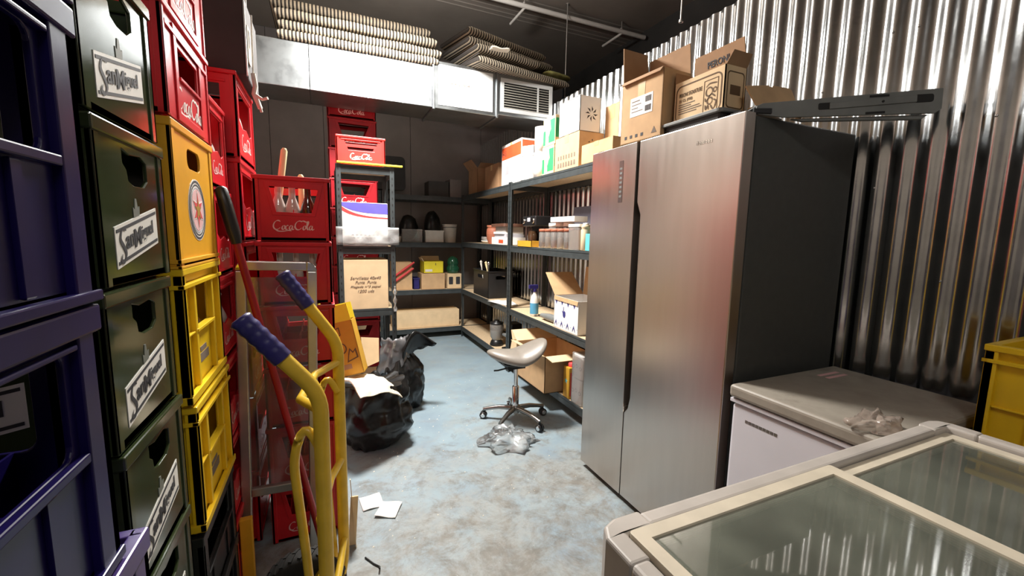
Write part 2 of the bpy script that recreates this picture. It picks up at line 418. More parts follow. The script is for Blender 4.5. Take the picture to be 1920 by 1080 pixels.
def script_logo(name, m, parent, F, u, v, w, lift=.0004, h=None, bold=1.0):
    b = MB(); s = w/4.0; G = shift(F, u-w/2, v-s*.42, lift) @ Matrix.Diagonal((s, (h/1.14 if h else s), 1, 1))
    for st in SCRIPT: pen(b, G, st, .05*bold, .15*bold, z=.0006)
    return b.build(name, m, parent)

# ================================================================== SETTING
XL, XR, YF, YB, ZC = -1.25, 2.02, -1.3, 5.72, 3.60
b = MB(); b.box(XL, 3.3, YF, YB, -.05, 0); struct(b.build('floor', 'floor_paint'))
b = MB(); b.box(XL, 3.3, YF, YB, ZC, ZC+.05); ceil = struct(b.build('ceiling', 'ceiling_paint'))
for k in range(6):
    y = 3.97+.075*k
    b = MB(); b.add([(XL, y-.012, ZC-.0005), (XL, y, ZC-.006), (XL, y+.012, ZC-.0005), (3.3, y-.012, ZC-.0005), (3.3, y, ZC-.006), (3.3, y+.012, ZC-.0005)],
                    [(0, 1, 4, 3), (1, 2, 5, 4), (0, 2, 1), (3, 4, 5), (0, 3, 5, 2)]); b.build('ceiling_rib', 'ceiling_paint', ceil)
b = MB(); b.box(XL-.05, XL, YF, YB, 0, ZC); struct(b.build('wall_left', 'wall_cream'))
b = MB(); b.box(XL, 3.3, YF-.05, YF, 0, ZC); struct(b.build('wall_front', 'wall_dark'))
b = MB(); b.box(3.3, 3.35, YF, YB, 0, ZC); struct(b.build('wall_outer', 'wall_black'))
wb = bpy.data.objects.new('wall_back', None); COL.objects.link(wb); struct(wb)
xs = [XL, -.55, .02, 1.05, XR+.0, 3.3]
for k in range(5):
    b = MB(); b.box(xs[k]+.002, xs[k+1]-.002, YB, YB+.04, 0, ZC); b.build('panel', 'wall_dark', wb, .002)
b = MB(); b.box(XL, 3.3, YB+.03, YB+.06, 0, ZC); b.build('backing', 'wall_black', wb)
# corrugated partition on the right: overlapping steel sheets
wr = bpy.data.objects.new('wall_right', None); COL.objects.link(wr); struct(wr)
PER = .0785
def sheet(y0, y1, z1, dx):
    n = int(round((y1-y0)/PER*18)); b = MB()
    def pt(i, y, z):
        ph = (y/PER) % 1.0
        return Vector((XR+dx-.0125*(.5-.5*math.cos(2*math.pi*ph)), y, z))
    ys = [y0+(y1-y0)*i/n for i in range(n+1)]
    vs = [pt(0, y, z) for y in ys for z in (0.0, z1)]
    b.add(vs, [(2*i, 2*i+1, 2*i+3, 2*i+2) for i in range(n)], True)
    vs2 = [v+Vector((.0015, 0, 0)) for v in vs]
    b.add(vs2, [(2*i+2, 2*i+3, 2*i+1, 2*i) for i in range(n)], True)
    b.add([v for i in range(n+1) for v in (vs[2*i+1], vs2[2*i+1])], [(2*i, 2*i+1, 2*i+3, 2*i+2) for i in range(n)])
    return b.build('panel', 'corrugated_steel', wr)
edges = [YF, -.42, .44, 1.30, 2.16, 3.02, 3.88, 4.74, YB]
for k in range(8): sheet(edges[k], edges[k+1]+(.02 if k < 7 else 0), 2.57+(.004 if k % 2 else -.002), (0 if k % 2 else -.0025))
scr = MB(); scr.lathe([(.0045, 0), (.0045, .0015), (.003, .003), (0, .0035)], 8); scr_me = None
for y, z in ((1.02, 2.13), (.90, 2.12), (.62, 2.23), (.55, 2.42), (1.25, 1.98), (1.56, 2.2), (.70, 1.75), (.78, 1.2), (.95, 1.55)):
    ph = round(y/PER-.5)+.5
    o = bpy.data.objects.new('screw', scr_me) if scr_me else scr.build('screw', 'chrome')
    if scr_me: COL.objects.link(o)
    scr_me = o.data; o.parent = wr; o.location = (XR-.0152, ph*PER, z); o.rotation_euler = (0, -math.pi/2, 0)
b = MB(); b.box(XR+.002, XR+.05, YF, YB, 2.50, 2.54); b.box(XR+.002, XR+.05, YF, YB, 1.2, 1.24); b.build('stud', 'wall_black', wr)
b = MB(); b.box(XR+.053, XR+.056, YF, YB, 0, 2.5); b.build('backing', 'wall_black', wr)

# ceiling pipe and hangers
p = thing('ceiling_pipe', 'thin white metal pipe running under the dark ceiling', 'pipe', (0, 3.89, 3.50))
b = MB(); b.tube([(-1.2, 0, 0), (3.25, 0, 0)], .022, 12); b.build('tube', 'pipe_white', p)
for x in (.3, 1.80, 2.94):
    b = MB(); b.tube([(x, 0, .0), (x, 0, .10)], .006, 8); b.lathe([(.02, .012), (.02, .03)], 10, (x, 0, 0)); br = b.build('bracket', 'aluminium', p)
for x in (1.80, 2.94):
    b = MB(); b.tube([(x, .0, -.016), (x, .02, -.02), (x, .33, -.02)], .013, 8); b.build('outlet', 'pipe_white', p)
def rod(label, x, y, z0, z1, r=.005, m='aluminium'):
    b = MB(); b.tube([(0, 0, 0), (0, 0, z1-z0)], r, 8); b.lathe([(r*2, 0), (r*2, .012)], 6); b.lathe([(.018, z1-z0-.005), (.018, z1-z0)], 10)
    return tag(b.build('hanger_rod', m, None, loc=(x, y, z0)), label, 'rod')
rod('slim steel rod hanging the duct from ceiling near the corrugated wall', 2.25, 3.85, 2.72, ZC)
rod('pale steel rod hanging from ceiling in front of the corrugated wall top', 1.92, 1.99, 2.575, ZC, .007)
rod('thin steel rod hanging the duct beside the black box on red crates', -.453, 3.62, 2.36, ZC, .005)

# ceiling luminaire (out of the frame, gives the light), plus an added front fill
def lamp_body(label, loc, sx, sy):
    t = thing('lamp_fixture', label, 'light', loc)
    b = MB(); b.box(-sx/2-.03, sx/2+.03, -sy/2-.03, sy/2+.03, .012, .06); b.build('housing', 'white_enamel', t, .006)
    b = MB(); b.box(-sx/2, sx/2, -sy/2, sy/2, .004, .013); b.build('diffuser', 'lamp_glow', t)
    b = MB(); b.tube([(-sx/3, 0, .06), (-sx/3, 0, ZC-loc[2])], .006, 8); b.build('hanger', 'aluminium', t)
    b = MB(); b.tube([(sx/3, 0, .06), (sx/3, 0, ZC-loc[2])], .006, 8); b.build('hanger', 'aluminium', t)
lamp_body('white rectangular ceiling light in front of the duct', KEY, .55, .30)
lamp_body('added white fill light near the front wall, out of view', FRONT_FILL, .9, .30)  # housing made up for the added fill lamp

# ================================================================== DUCT
d = thing('air_duct', 'galvanised rectangular air duct under the ceiling with louvred grille', 'duct', (0, 3.65, 2.393)); d.scale = (1.223, 1.223, 1.223)
def duct_seg(x0, x1, y0, y1, z0, z1, name='duct_section', m='galvanised'):
    b = MB(); b.box(x0, x1, y0, y1, z0, z1); return b.build(name, m, d, .003)
for x0, x1 in (((XL+.01)/1.223, -.62), (-.62, -.06), (-.06, .70)): duct_seg(x0+.001, x1-.001, 0, .335, 0, .265)
s2 = duct_seg(.715, 1.165, -.006, .345, -.004, .305)
duct_seg(.70, .715, -.016, .355, -.014, .316, 'flange'); duct_seg(1.165, 1.18, -.018, .36, -.016, .318, 'flange')
b = MB(); b.box(.74, 1.14, -.0095, -.0065, .02, .285); b.build('access_panel', 'galv_white', d, .001)
tx = text('label_text', '4-4-2  8041', 'ink_soft', d, frame((.9, -.0097, .17), (1, 0, 0), (0, 0, 1)), 0, 0, .15, .016)
s3 = duct_seg(1.18, 1.638, -.004, .36, .012, .305)
for x in (-.34, .28, .5):
    b = MB(); b.box(x-.001, x+.003, -.0022, .337, -.001, .267); b.build('seam', 'galvanised', d)
g = MB(); fr = frame((1.20, -.012, .035), (1, 0, 0), (0, 0, 1)); g.plate(rect(0, .43, 0, .235), [rect(.028, .402, .028, .207)], fr, .008); gr = g.build('grille', 'galv_white', d, .002)
for k in range(10):
    z = .035+.034+k*.0178; b = MB(); b.bar((1.228, -.006, z), (1.602, -.006, z), .016, .0025, up=(0, -.5, 1)); b.build('louvre', 'louvre', gr)
b = MB(); b.box(1.50, 1.512, -.013, -.006, .063, .242); b.build('mullion', 'galv_white', gr)
b = MB(); b.box(1.228, 1.602, -.0052, -.0042, .063, .242); b.build('grille_back', 'black_gap', gr)

# ------------------------------------------------------------------ striped cushions on the duct
def SCL(x, y, z): return (x*1.223, y*1.223, 1.335+(z-1.335)*1.223)
def cushion(label, loc, L, W, T, rz, ry=0, rx=0, droop=0):
    b = MB(); nx = int(L/.0251)*2; L = nx*.0251/2; prof = []
    R = T/2
    for k in range(9): a = math.radians(-90-180*k/8); prof.append((R+R*math.cos(a)*1.0, R+R*math.sin(a)))
    for k in range(9): a = math.radians(90-180*k/8); prof.append((W-R+R*math.cos(a), R+R*math.sin(a)))
    m = len(prof); vs = []
    for i in range(nx+1):
        x = L*i/nx; sc = .90 if i % 2 == 0 else 1.0
        ed = min(x, L-x); es = min(1, .55+ed/.03*.45)
        for (y, z) in prof:
            zz = R+(z-R)*sc*es; yy = W/2+(y-W/2)*(1-(1-sc)*.06)
            zz -= droop*max(0, 1-y/.16)**2
            zz += .006*noise.noise(Vector((x*4+loc[0]*9, y*5, loc[2]*17)))
            vs.append((x, yy, zz))
    fs = [(i*m+k, i*m+(k+1) % m, (i+1)*m+(k+1) % m, (i+1)*m+k) for i in range(nx) for k in range(m)]
    b.add(vs, [tuple(reversed(f)) for f in fs], False); b.add(vs[:m], [tuple(range(m))]); b.add(vs[-m:], [tuple(range(m-1, -1, -1))])
    o = b.build('striped_cushion', 'stripe_cushion', None, loc=loc); o.rotation_euler = (rx, ry, rz)
    b2 = MB(); b2.tube([(0.002, R*.25, R), (0.002, W/2, R+.002), (.002, W-R*.25, R)], .0035, 6); b2.build('piping', 'fabric_dark', o)
    return tag(o, label, 'cushion', 'striped cushions stored on the duct')
N4 = ['bottom', 'second lowest', 'second highest', 'top']
for k in range(4):
    cushion('beige and black striped cushion on the long duct pile, %s layer' % N4[k], SCL(-.225+(.0, .005, -.01, -.03)[k], 2.955+.01*(k % 2), 2.467+.058*k), (.985, .99, .97, .96)[k]*1.223, .46, .067, (0, .004, -.005, 0)[k])
for k in range(4):
    cushion('beige and black striped cushion in pile over the grille, %s layer' % N4[k], SCL((.98, .97, .93, .93)[k], (2.82, 2.83, 2.89, 2.89)[k], (2.519, 2.573, 2.628, 2.689)[k]), (.92, .62, .88, .80)[k]*1.10, .48, (.06, .06, .064, .066)[k], (.20, .22, .25, .27)[k], 0, 0, (.05, 0, 0, 0)[k])
b = MB()
b.grid(lambda i, j: Vector((.34*i/15, .075*math.cos(2*math.pi*j/12)*(1-(2*i/15-1)**6), .022+.022*math.sin(2*math.pi*j/12)*(1-(2*i/15-1)**6)+.004*noise.noise(Vector((i*.7, j, 1))))), 16, 13)
o = b.build('rolled_mat', 'olive_cloth', None, loc=(1.93, 3.72, 2.846)); o.rotation_euler = (0, 0, .22)
tag(o, 'flat olive green rolled cloth lying at the right end of cushion pile', 'cloth')
b = MB(); b.grid(lambda i, j: Vector((.16*i/9, .07*j/6, .006+.005*math.sin(i)*math.cos(j*1.3))), 10, 7)
o = b.build('white_rag', 'cloth_white', None, loc=SCL(1.05, 2.775, 2.578)); o.rotation_euler = (0, 0, -.1); s_ = o.modifiers.new('thick', 'SOLIDIFY'); s_.thickness = .008
tag(o, 'white rag tucked between the striped cushions over the grille', 'rag')

# ================================================================== CRATES
def crate_core(root, size, m, holes, wall=.006, rim=.012, post=.03, posth=.004, base=.02, div=(3, 2), divm=None, rimz=.022, stack=.006):
    """moulded crate: four walls with hand holes, floor, corner posts, rim and bottle dividers; holes: face -> list of polygons"""
    dx, dy, h = size; body = MB()
    for f in ('-y', '+x', '+y', '-x'):
        wd = dx if 'y' in f else dy; F = shift(face_frame(size, f), n=-posth)
        body.plate(rect(0, wd, stack, h), holes(f, wd, h), F, wall)
    body.box(-dx/2+posth, dx/2-posth, -dy/2+posth, dy/2-posth, stack, base)
    body.box(-dx/2+.018, dx/2-.018, -dy/2+.018, dy/2-.018, 0, stack+.001)
    for sx in (-1, 1):
        for sy in (-1, 1):
            x0, x1 = sorted((sx*dx/2, sx*(dx/2-post))); y0, y1 = sorted((sy*dy/2, sy*(dy/2-post)))
            xi, yi = sx*(dx/2-posth-wall), sy*(dy/2-posth-wall)
            body.box(*sorted((sx*dx/2, xi)), y0, y1, stack, h-rimz+.001); body.box(x0, x1, *sorted((sy*dy/2, yi)), stack, h-rimz+.001)
    body.build('body', m, root, .0018)
    r = MB(); F = frame((-dx/2, -dy/2, h), (1, 0, 0), (0, 1, 0)); e = .003
    r.plate(rect(-e, dx+e, -e, dy+e), [rect(rim, dx-rim, rim, dy-rim)], F, rimz); r.build('rim', m, root, .003)
    if div:
        g = MB()
        for k in range(1, div[0]+1):
            x = -dx/2+dx*k/(div[0]+1); g.box(x-.0015, x+.0015, -dy/2+.012, dy/2-.012, base, h*.5)
        g.build('divider', divm or m, root)
        g = MB()
        for k in range(1, div[1]+1):
            y = -dy/2+dy*k/(div[1]+1); g.box(-dx/2+.012, dx/2-.012, y-.0015, y+.0015, base, h*.5-.01)
        g.build('divider', divm or m, root)

class RB:
    """each plate becomes a rib of its own"""
    def __init__(s, parent, m, bev): s.a = (m, parent, bev)
    def plate(s, *q): MB().plate(*q).build('rib', *s.a)
# --- green beer crates with white slanted banner
def keyhole(w, h, cu, cv, W, Hh):
    p = [(-.5, .5), (-.2, .38), (.25, .45), (.5, .30), (.5, -.25), (.3, -.48), (-.1, -.5), (-.32, -.38), (-.36, -.05), (-.5, .12)]
    return [(cu+a*W, cv+c*Hh) for a, c in p]
GS = (.36, .272, .2485)
def green_crate(label, group):
    t = thing('beer_crate', label, 'crate', group=group)
    crate_core(t, GS, 'green_plastic', lambda f, w, h: [keyhole(w, h, w*.55, h*.765, w*.36, h*.22)], post=.022, posth=.003, rim=.014)
    for f in ('+x', '-y'):
        F = shift(face_frame(GS, f), n=-.003); w_ = .272 if f == '+x' else .36; cu = w_/2
        s = .21; a, c = cu-.088, cu+.088; v0 = .080; hh = .064
        par = lambda a0, a1, lo, hi: [(a0, v0+(a0-cu)*s+lo), (a1, v0+(a1-cu)*s+lo), (a1, v0+(a1-cu)*s+hi), (a0, v0+(a0-cu)*s+hi)]
        lab = decal('banner', 'decal_white', t, F, [par(a, c, -hh/2, hh/2)], .0010)
        decal('banner_line', 'ink_black', lab, F, [par(a+.004, c-.004, hh/2-.010, hh/2-.005), par(a+.004, c-.004, -hh/2+.005, -hh/2+.010)], .0016, .0008)
        R = math.atan(s); b = MB(); G = shift(F, cu, v0, .0019) @ Matrix(((1, 0, 0, 0), (s, 1, 0, 0), (0, 0, 1, 0), (0, 0, 0, 1)))
        pen(b, G, [(-.050, .020), (-.064, .024), (-.072, .010), (-.062, -.004), (-.056, -.016), (-.064, -.026), (-.074, -.022), (-.070, -.013)], .003, .007, z=.0)
        b.build('lettering', 'ink_black', lab)
        for s_, u_, w2, h2 in (('an', -.037, .032, .020), ('M', -.005, .028, .030), ('iguel', .039, .052, .030)):
            vs, fs = text_mesh(s_, .0, .02); xs_ = [q[0] for q in vs]; ys_ = [q[1] for q in vs]; b = MB()
            b.add([G @ Vector(((q[0]-(max(xs_)+min(xs_))/2)*w2/(max(xs_)-min(xs_))+u_, (q[1]-(max(ys_)+min(ys_))/2)*h2/(max(ys_)-min(ys_)), q[2]*.05)) for q in vs], fs)
            b.build('lettering', 'ink_black', lab)
        decal('crown', 'ink_dim', t, F, [[(cu-.012, v0+.030), (cu+.012, v0+.035), (cu+.014, v0+.050), (cu+.007, v0+.046), (cu+.003, v0+.062), (cu-.003, v0+.062), (cu-.006, v0+.044), (cu-.013, v0+.047)]], .0009)
    return t
N7 = ['topmost', 'second from the top', 'third from the top', 'fourth from the top', 'fifth from the top', 'sixth from the top', 'lowest']
gc = green_crate('dark green beer crate with white banner, topmost of the green stack', 'stacked green beer crates')
GX, GY = -.29-GS[0]/2, .905
gc.location = (GX, GY, 6*GS[2])
for k in range(1, 7):
    dup(gc, (GX+(.002 if k % 2 else 0), GY+(.004, .006, -.003)[k % 3], (6-k)*GS[2]), 0, 'dark green beer crate with white banner, %s of the green stack' % N7[k])

# --- navy crates, nearest on the left
NS = (.30, .40, .3125)
def navy_crate(label, m, group):
    t = thing('bottle_crate', label, 'crate', group=group)
    def hl(f, w, h): return [rrect(.055, w-.055, h*.50, h*.865, .014)]
    crate_core(t, NS, m, hl, post=.042, posth=.009, rim=.014, rimz=.030)
    b = RB(t, m, .002)
    for f in ('+x', '-y'):
        w_ = .40 if f == '+x' else .30; F = shift(face_frame(NS, f), n=0)
        b.plate(rect(.042, w_-.042, NS[2]*.465, NS[2]*.50), [], F, .009); b.plate(rect(-.002, w_+.002, .004, .016), [], shift(F, n=.004), .012)
        b.plate(rect(.10, .115, .02, NS[2]*.46), [], shift(F, n=-.004), .005); b.plate(rect(w_-.115, w_-.10, .02, NS[2]*.46), [], shift(F, n=-.004), .005)
        b.plate(rect(.044, w_-.044, NS[2]*.865, NS[2]*.885), [], F, .009)
    return t
nc = navy_crate('navy blue bottle crate at the left edge, topmost in view', 'navy_plastic', 'stacked navy crates')
NX, NY = -.238-NS[0]/2, .62-NS[1]/2
nc.location = (NX, NY, 4*NS[2])
dup(nc, (NX, NY, 5*NS[2]), 0, 'navy blue bottle crate above the frame at the top left corner')
dup(nc, (NX-.002, NY-.004, 3*NS[2]), 0, 'navy blue bottle crate at the left edge, just below the topmost in view')
vc = navy_crate('purple blue crate sticking out at the bottom left corner', 'violet_plastic', 'stacked navy crates'); vc.location = (NX+.004, NY+.05, 2*NS[2])
for k in (1, 0): dup(nc, (NX, NY+.03, k*NS[2]), 0, ('navy blue crate on the floor under the purple crate', 'navy blue crate directly under the purple crate')[k])

# --- yellow / amber crates
YS = (.30, .385, .352)
def star_poly(cx, cy, ro, ri, n=5, ph=90): return [(cx+(ro if k % 2 == 0 else ri)*math.cos(math.radians(ph+180*k/n)), cy+(ro if k % 2 == 0 else ri)*math.sin(math.radians(ph+180*k/n))) for k in range(2*n)]
def amber_crate(label):
    t = thing('beer_crate', label, 'crate')
    def hl(f, w, h): return [rrect(w*.5-.062, w*.5+.062, h*.72, h*.865, .022)]
    crate_core(t, YS, 'amber_plastic', hl, post=.03, posth=.003, rim=.012, rimz=.02)
    b = RB(t, 'amber_plastic', .001)
    for f in ('+x', '-y'):
        w_ = YS[1] if f == '+x' else YS[0]; F = face_frame(YS, f); b.plate(rect(-.003, w_+.003, .012, .022), [], shift(F, n=.003), .008); b.plate(rect(-.003, w_+.003, .0, .006), [], shift(F, n=.003), .008)
    F = shift(face_frame(YS, '+x'), n=-.003); cu, cv = YS[1]*.5, YS[2]*.42
    R = .083
    bd = decal('badge', 'decal_white', t, F, [circ(cu, cv, R)], .001)
    for k, (ro, ri, mm) in enumerate(((.080, .074, 'ink_black'), (.070, .066, 'ink_black'), (.062, .058, 'ink_grey'))):
        g = MB(); g.plate(circ(cu, cv, ro), [circ(cu, cv, ri)], shift(F, n=.0016), .0008); g.build('badge_ring', mm, bd)
    decal('badge_field', 'ink_pink', bd, F, [circ(cu, cv, .056)], .0018, .0008)
    decal('badge_star', 'decal_white', bd, F, [star_poly(cu, cv, .054, .026, 6)], .0024, .0008)
    decal('badge_star', 'ink_red', bd, F, [star_poly(cu, cv, .047, .020, 6)], .0030, .0008)
    decal('badge_star', 'gold', bd, F, [star_poly(cu, cv, .030, .012)], .0036, .0008)
    return t
def yellow_crate(label, group):
    t = thing('bottle_crate', label, 'crate', group=group)
    def hl(f, w, h): return [rrect(w*.30, w*.72, h*.52, h*.86, .006)]
    crate_core(t, YS, 'yellow_plastic', hl, post=.026, posth=.014, rim=.014, rimz=.018, div=None)
    b = RB(t, 'yellow_plastic', .0015)
    for f in ('+x', '-y', '-x'):
        w_ = YS[0] if f == '-y' else YS[1]; F = face_frame(YS, f); h = YS[2]
        b.plate(rect(-.004, w_+.004, h*.855, h*.885), [], shift(F, n=.004), .014)
        b.plate(rect(-.004, w_+.004, .010, .030), [], shift(F, n=.004), .014)
        for u in (w_*.25, w_*.73): b.plate(rect(u, u+.018, .03, h*.86), [], shift(F, n=-.002), .013)
        b.plate(rect(w_*.27, w_*.75, h*.495, h*.52), [], shift(F, n=.001), .016)
        b.plate(rect(.026, w_*.25, h*.495, h*.51), [], shift(F, n=-.004), .010)
    F = shift(face_frame(YS, '+x'), n=-.014); cu = YS[1]*.5
    decal('maker_mark', 'ink_soft', t, F, [rect(cu-.055, cu+.055, .075, .100), rect(cu-.028, cu+.035, .105, .118)], .0012)
    return t
YX, YY = -.32-YS[0]/2, 1.24+YS[1]/2
yc = yellow_crate('bright yellow bottle crate directly under the amber star crate', 'yellow crates'); yc.location = (YX, YY, .536+YS[2])
dup(yc, (YX+.004, YY+.012, .536), 0, 'bright yellow bottle crate, lower of the pair under the amber crate')
ac = amber_crate('amber yellow beer crate with round star badge under a red crate'); ac.location = (YX, YY-.003, .536+2*YS[2])
dk = navy_crate('dark navy crate under the yellow crates', 'black_plastic', 'dark crates under the yellow ones')
dk.scale = (1, .96, .536/2/NS[2]); dk.location = (YX, YY, .268)
o = dup(dk, (YX, YY, 0), 0, 'dark crate on the floor at the bottom of the yellow stack')
for k, (x, y) in enumerate(((1.70+YS[0]/2, .515-YS[1]/2),)):
    for j in range(3):
        dup(yc, (x, y, j*YS[2]), math.pi, ('yellow bottle crate on the floor beside the corrugated wall, lowest of three', 'yellow bottle crate beside the corrugated wall, middle of three', 'yellow bottle crate at the right edge beside the corrugated wall')[j], 'yellow crates by the wall')

# --- red soft drink crates
def red_crate(label, size, style, m='red_plastic', group='red soft drink crates', faces=('-y', '+x'), logo='decal_white'):
    t = thing('drink_crate', label, 'crate', group=group); dx, dy, h = size
    def hl(f, w, hh):
        if style == 'trapeze': return [[(w*.28, hh*.46), (w*.74, hh*.45), (w*.84, hh*.82), (w*.20, hh*.84)]]
        if style == 'slot': return [[(w*.24, hh*.50), (w*.78, hh*.50), (w*.85, hh*.82), (w*.16, hh*.82)]]
        if style == 'wave': return [[(w*.16, hh*.50), (w*.32, hh*.42), (w*.55, hh*.46), (w*.75, hh*.40), (w*.84, hh*.44), (w*.84, hh*.84), (w*.16, hh*.84)]]
        return [rect(w*.30, w*.72, hh*.46, hh*.74)]
    crate_core(t, size, m, hl, post=.02, posth=.004, rim=.010, rimz=.016)
    for f in faces:
        wd = dx if 'y' in f else dy; F = shift(face_frame(size, f), n=-.004)
        b = RB(t, m, .001)
        if style == 'framed':
            b.plate(rect(wd*.20, wd*.80, .01, h*.90), [rect(wd*.25, wd*.75, .03, h*.80)], shift(F, n=.004), .004)
            b.plate(rect(.018, wd-.018, h*.80, h*.84), [], shift(F, n=.005), .005); b.plate(rect(wd*.28, wd*.74, h*.43, h*.46), [], shift(F, n=.006), .006)
        elif style == 'trapeze':
            b.plate([(w_*wd, v_*h) for w_, v_ in ((.23, .41), (.79, .40), (.91, .90), (.13, .91))], [[(w_*wd, v_*h) for w_, v_ in ((.28, .46), (.74, .45), (.84, .82), (.20, .84))]], shift(F, n=.0025), .0025)
        elif style == 'wave':
            b.plate(rect(wd*.08, wd*.92, h*.06, h*.085), [], shift(F, n=.003), .003); b.plate(rect(wd*.10, wd*.90, h*.86, h*.89), [], shift(F, n=.003), .003)
        else:
            b.plate(rect(wd*.1, wd*.9, h*.85, h*.88), [], shift(F, n=.003), .003)
        script_logo('lettering', logo, t, F, wd*.5, h*(.25 if style != 'slot' else .29), wd*(.54 if style != 'slot' else .45), bold=(1.0 if style != 'slot' else 1.5))
    return t
# stack facing the camera (six crates)
CS = (.272, .40, .2583); CX, CY = -.238+.136-.013, 1.905+.20
rc = red_crate('red soft drink crate holding bottles, topmost of the stack behind the hand truck', CS, 'trapeze', logo='decal_pink'); rc.location = (CX, CY, 5*CS[2])
N6 = ['topmost', 'second from top', 'third from top', 'fourth from top', 'fifth from top', 'bottom one']
for k in range(1, 6): dup(rc, (CX+(.003, -.002, .002)[k % 3], CY+(.0, .004, -.002)[k % 3], (5-k)*CS[2]), 0, 'red soft drink crate in the stack behind the hand truck, %s' % N6[k])
# framed crates on the amber one
FS = (.272, .405, .2583)
fc = red_crate('red soft drink crate with framed front resting on the amber star crate', FS, 'framed', m='red_plastic'); fc.location = (-.318-.136, YY-.0, .536+3*YS[2])
dup(fc, (-.318-.136, YY+.0, .536+3*YS[2]+FS[2]), 0, 'red soft drink crate cut by the top edge, highest above the amber crate')
# column behind the yellow stack
WS = (.36, .272, .2943)
wc = red_crate('red bottle crate just behind the amber crate, topmost of its column', WS, 'wave', m='red_plastic', logo='decal_pink'); WX, WY = -.33-.18, 1.78; wc.location = (WX, WY, 5*WS[2])
for k in range(1, 6): dup(wc, (WX+(.004 if k % 2 else 0), WY, (5-k)*WS[2]), 0, 'red bottle crate in the column just behind the yellow crates, %s' % N6[k])
# column beside the camera-facing stack
US = (.34, .40, .322)
uc = red_crate('tall red crate under the black box, topmost of its column', US, 'wave', m='red_plastic', logo='decal_pink'); UX, UY = -.292-.17, 2.15; uc.location = (UX, UY, 5*US[2])
for k in range(1, 6): dup(uc, (UX+(.003, -.002)[k % 2], UY, (5-k)*US[2]), 0, 'tall red crate in the column left of the camera facing stack, %s' % N6[k])
# tall stack behind the small shelf
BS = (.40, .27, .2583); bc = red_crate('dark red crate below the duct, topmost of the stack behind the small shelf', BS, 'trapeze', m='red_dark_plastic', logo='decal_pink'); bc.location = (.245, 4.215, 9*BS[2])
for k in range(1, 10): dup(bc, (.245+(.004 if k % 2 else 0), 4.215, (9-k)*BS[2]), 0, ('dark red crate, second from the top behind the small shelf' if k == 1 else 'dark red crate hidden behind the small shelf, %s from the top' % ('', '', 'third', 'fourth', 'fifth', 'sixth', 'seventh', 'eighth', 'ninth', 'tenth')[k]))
# single crate on the small shelf unit
SS = (.345, .26, .208); sc = red_crate('bright red shallow crate on top of the small grey shelf', SS, 'slot', m='red_bright', group='single red crate'); sc.location = (.264, 3.555, 1.838)

# --- black speaker box on the tall red column
t = thing('black_box', 'black box standing on the tall red crates beside the duct', 'box', (-.425, 2.14, 6*US[2]+.001))
b = MB(); b.box(-.165, .165, -.15, .19, 0, .30); b.build('body', 'fabric_dark', t, .006)
b = MB(); b.box(.1655, .170, -.152, -.140, .0, .30); b.build('edge_trim', 'aluminium', t)
b = MB(); b.plate(rrect(.03, .10, .06, .20, .01), [rrect(.05, .08, .12, .19, .008)], frame((.172, -.15, 0), (0, 1, 0), (0, 0, 1)), .004); b.build('handle_plate', 'cloth_white', t)
t2 = thing('cord_bundle', 'white cord and rag hanging from the black box corner', 'cord', (-.245, 2.05, 1.86))
b = MB(); b.tube([(0, 0, .10), (.006, -.004, .05), (.0, -.008, .02), (.012, -.01, -.01), (.02, -.012, -.035)], .009, 8); b.tube([(.002, -.006, .02), (.03, -.02, .0), (.05, -.03, .005)], .006, 8); b.tube([(.004, -.006, .015), (.02, -.02, -.03), (.025, -.02, -.05)], .005, 8); b.build('rag', 'cloth_white', t2)
b = MB(); b.tube([(0, 0, .10), (.002, -.002, .2), (.004, 0, .32)], .003, 6); b.build('cord', 'cloth_white', t2)

# --- bottles in the crates
def bottle(label, loc, m, H=.22, R=.03, cap='decal_white', group=None, tilt=0):
    t = thing('glass_bottle', label, 'bottle', loc, 0, group); t.rotation_euler = (tilt, 0, 0)
    b = MB(); b.lathe([(R*.9, 0), (R, .008), (R, H*.52), (R*.85, H*.62), (R*.45, H*.78), (R*.40, H*.95), (R*.48, H*.96), (R*.48, H*.985)], 16); b.build('glass', m, t)
    b = MB(); b.lathe([(R*.5, H*.985), (R*.53, H*.99), (R*.48, H*1.02), (0, H*1.025)], 14); b.build('cap', cap, t)
    b = MB(); b.lathe([(R*1.012, H*.16), (R*1.012, H*.42)], 16); b.build('paper_label', 'ink_pink', t)
BG = 'bottles in the red crates'
z5 = 5*CS[2]+.021; z4 = 4*CS[2]+.021
bottle('clear glass bottle at left in the topmost camera facing red crate', (CX-.055, CY-.155, z5), 'bottle_clear', .21, .027, 'bottle_clear', BG)
bottle('clear glass bottle second from left in the topmost camera facing red crate', (CX-.005, CY-.155, z5), 'bottle_clear', .205, .028, 'bottle_clear', BG)
bottle('dark brown glass bottle in the topmost camera facing red crate', (CX+.052, CY-.155, z5), 'bottle_brown', .205, .029, 'wood_brown', BG)
for k, x in enumerate((-.06, .0, .06)):
    bottle('clear bottle in the second red crate, %s of three' % ('left', 'middle', 'right')[k], (CX+x, CY-.15, z4), 'bottle_clear', .20, .026, 'decal_white', BG)
bottle('white capped bottle in the topmost tall red crate', (UX+.125, UY-.02, 5*US[2]+.021), 'bottle_clear', .25, .034, 'decal_white', BG)
bottle('pale bottle in the red crate column behind amber crate', (WX+.14, WY+.02, 5*WS[2]+.021), 'bottle_clear', .20, .03, 'decal_white', BG)
bottle('pale bottle in the third red crate behind the yellow crates', (WX+.14, WY+.03, 3*WS[2]+.021), 'bottle_clear', .20, .03, 'decal_white', BG)
bottle('dark bottle showing in the upper yellow crate opening', (YX+.10, YY+.03, .536+YS[2]+.021), 'bottle_brown', .25, .035, 'decal_white')
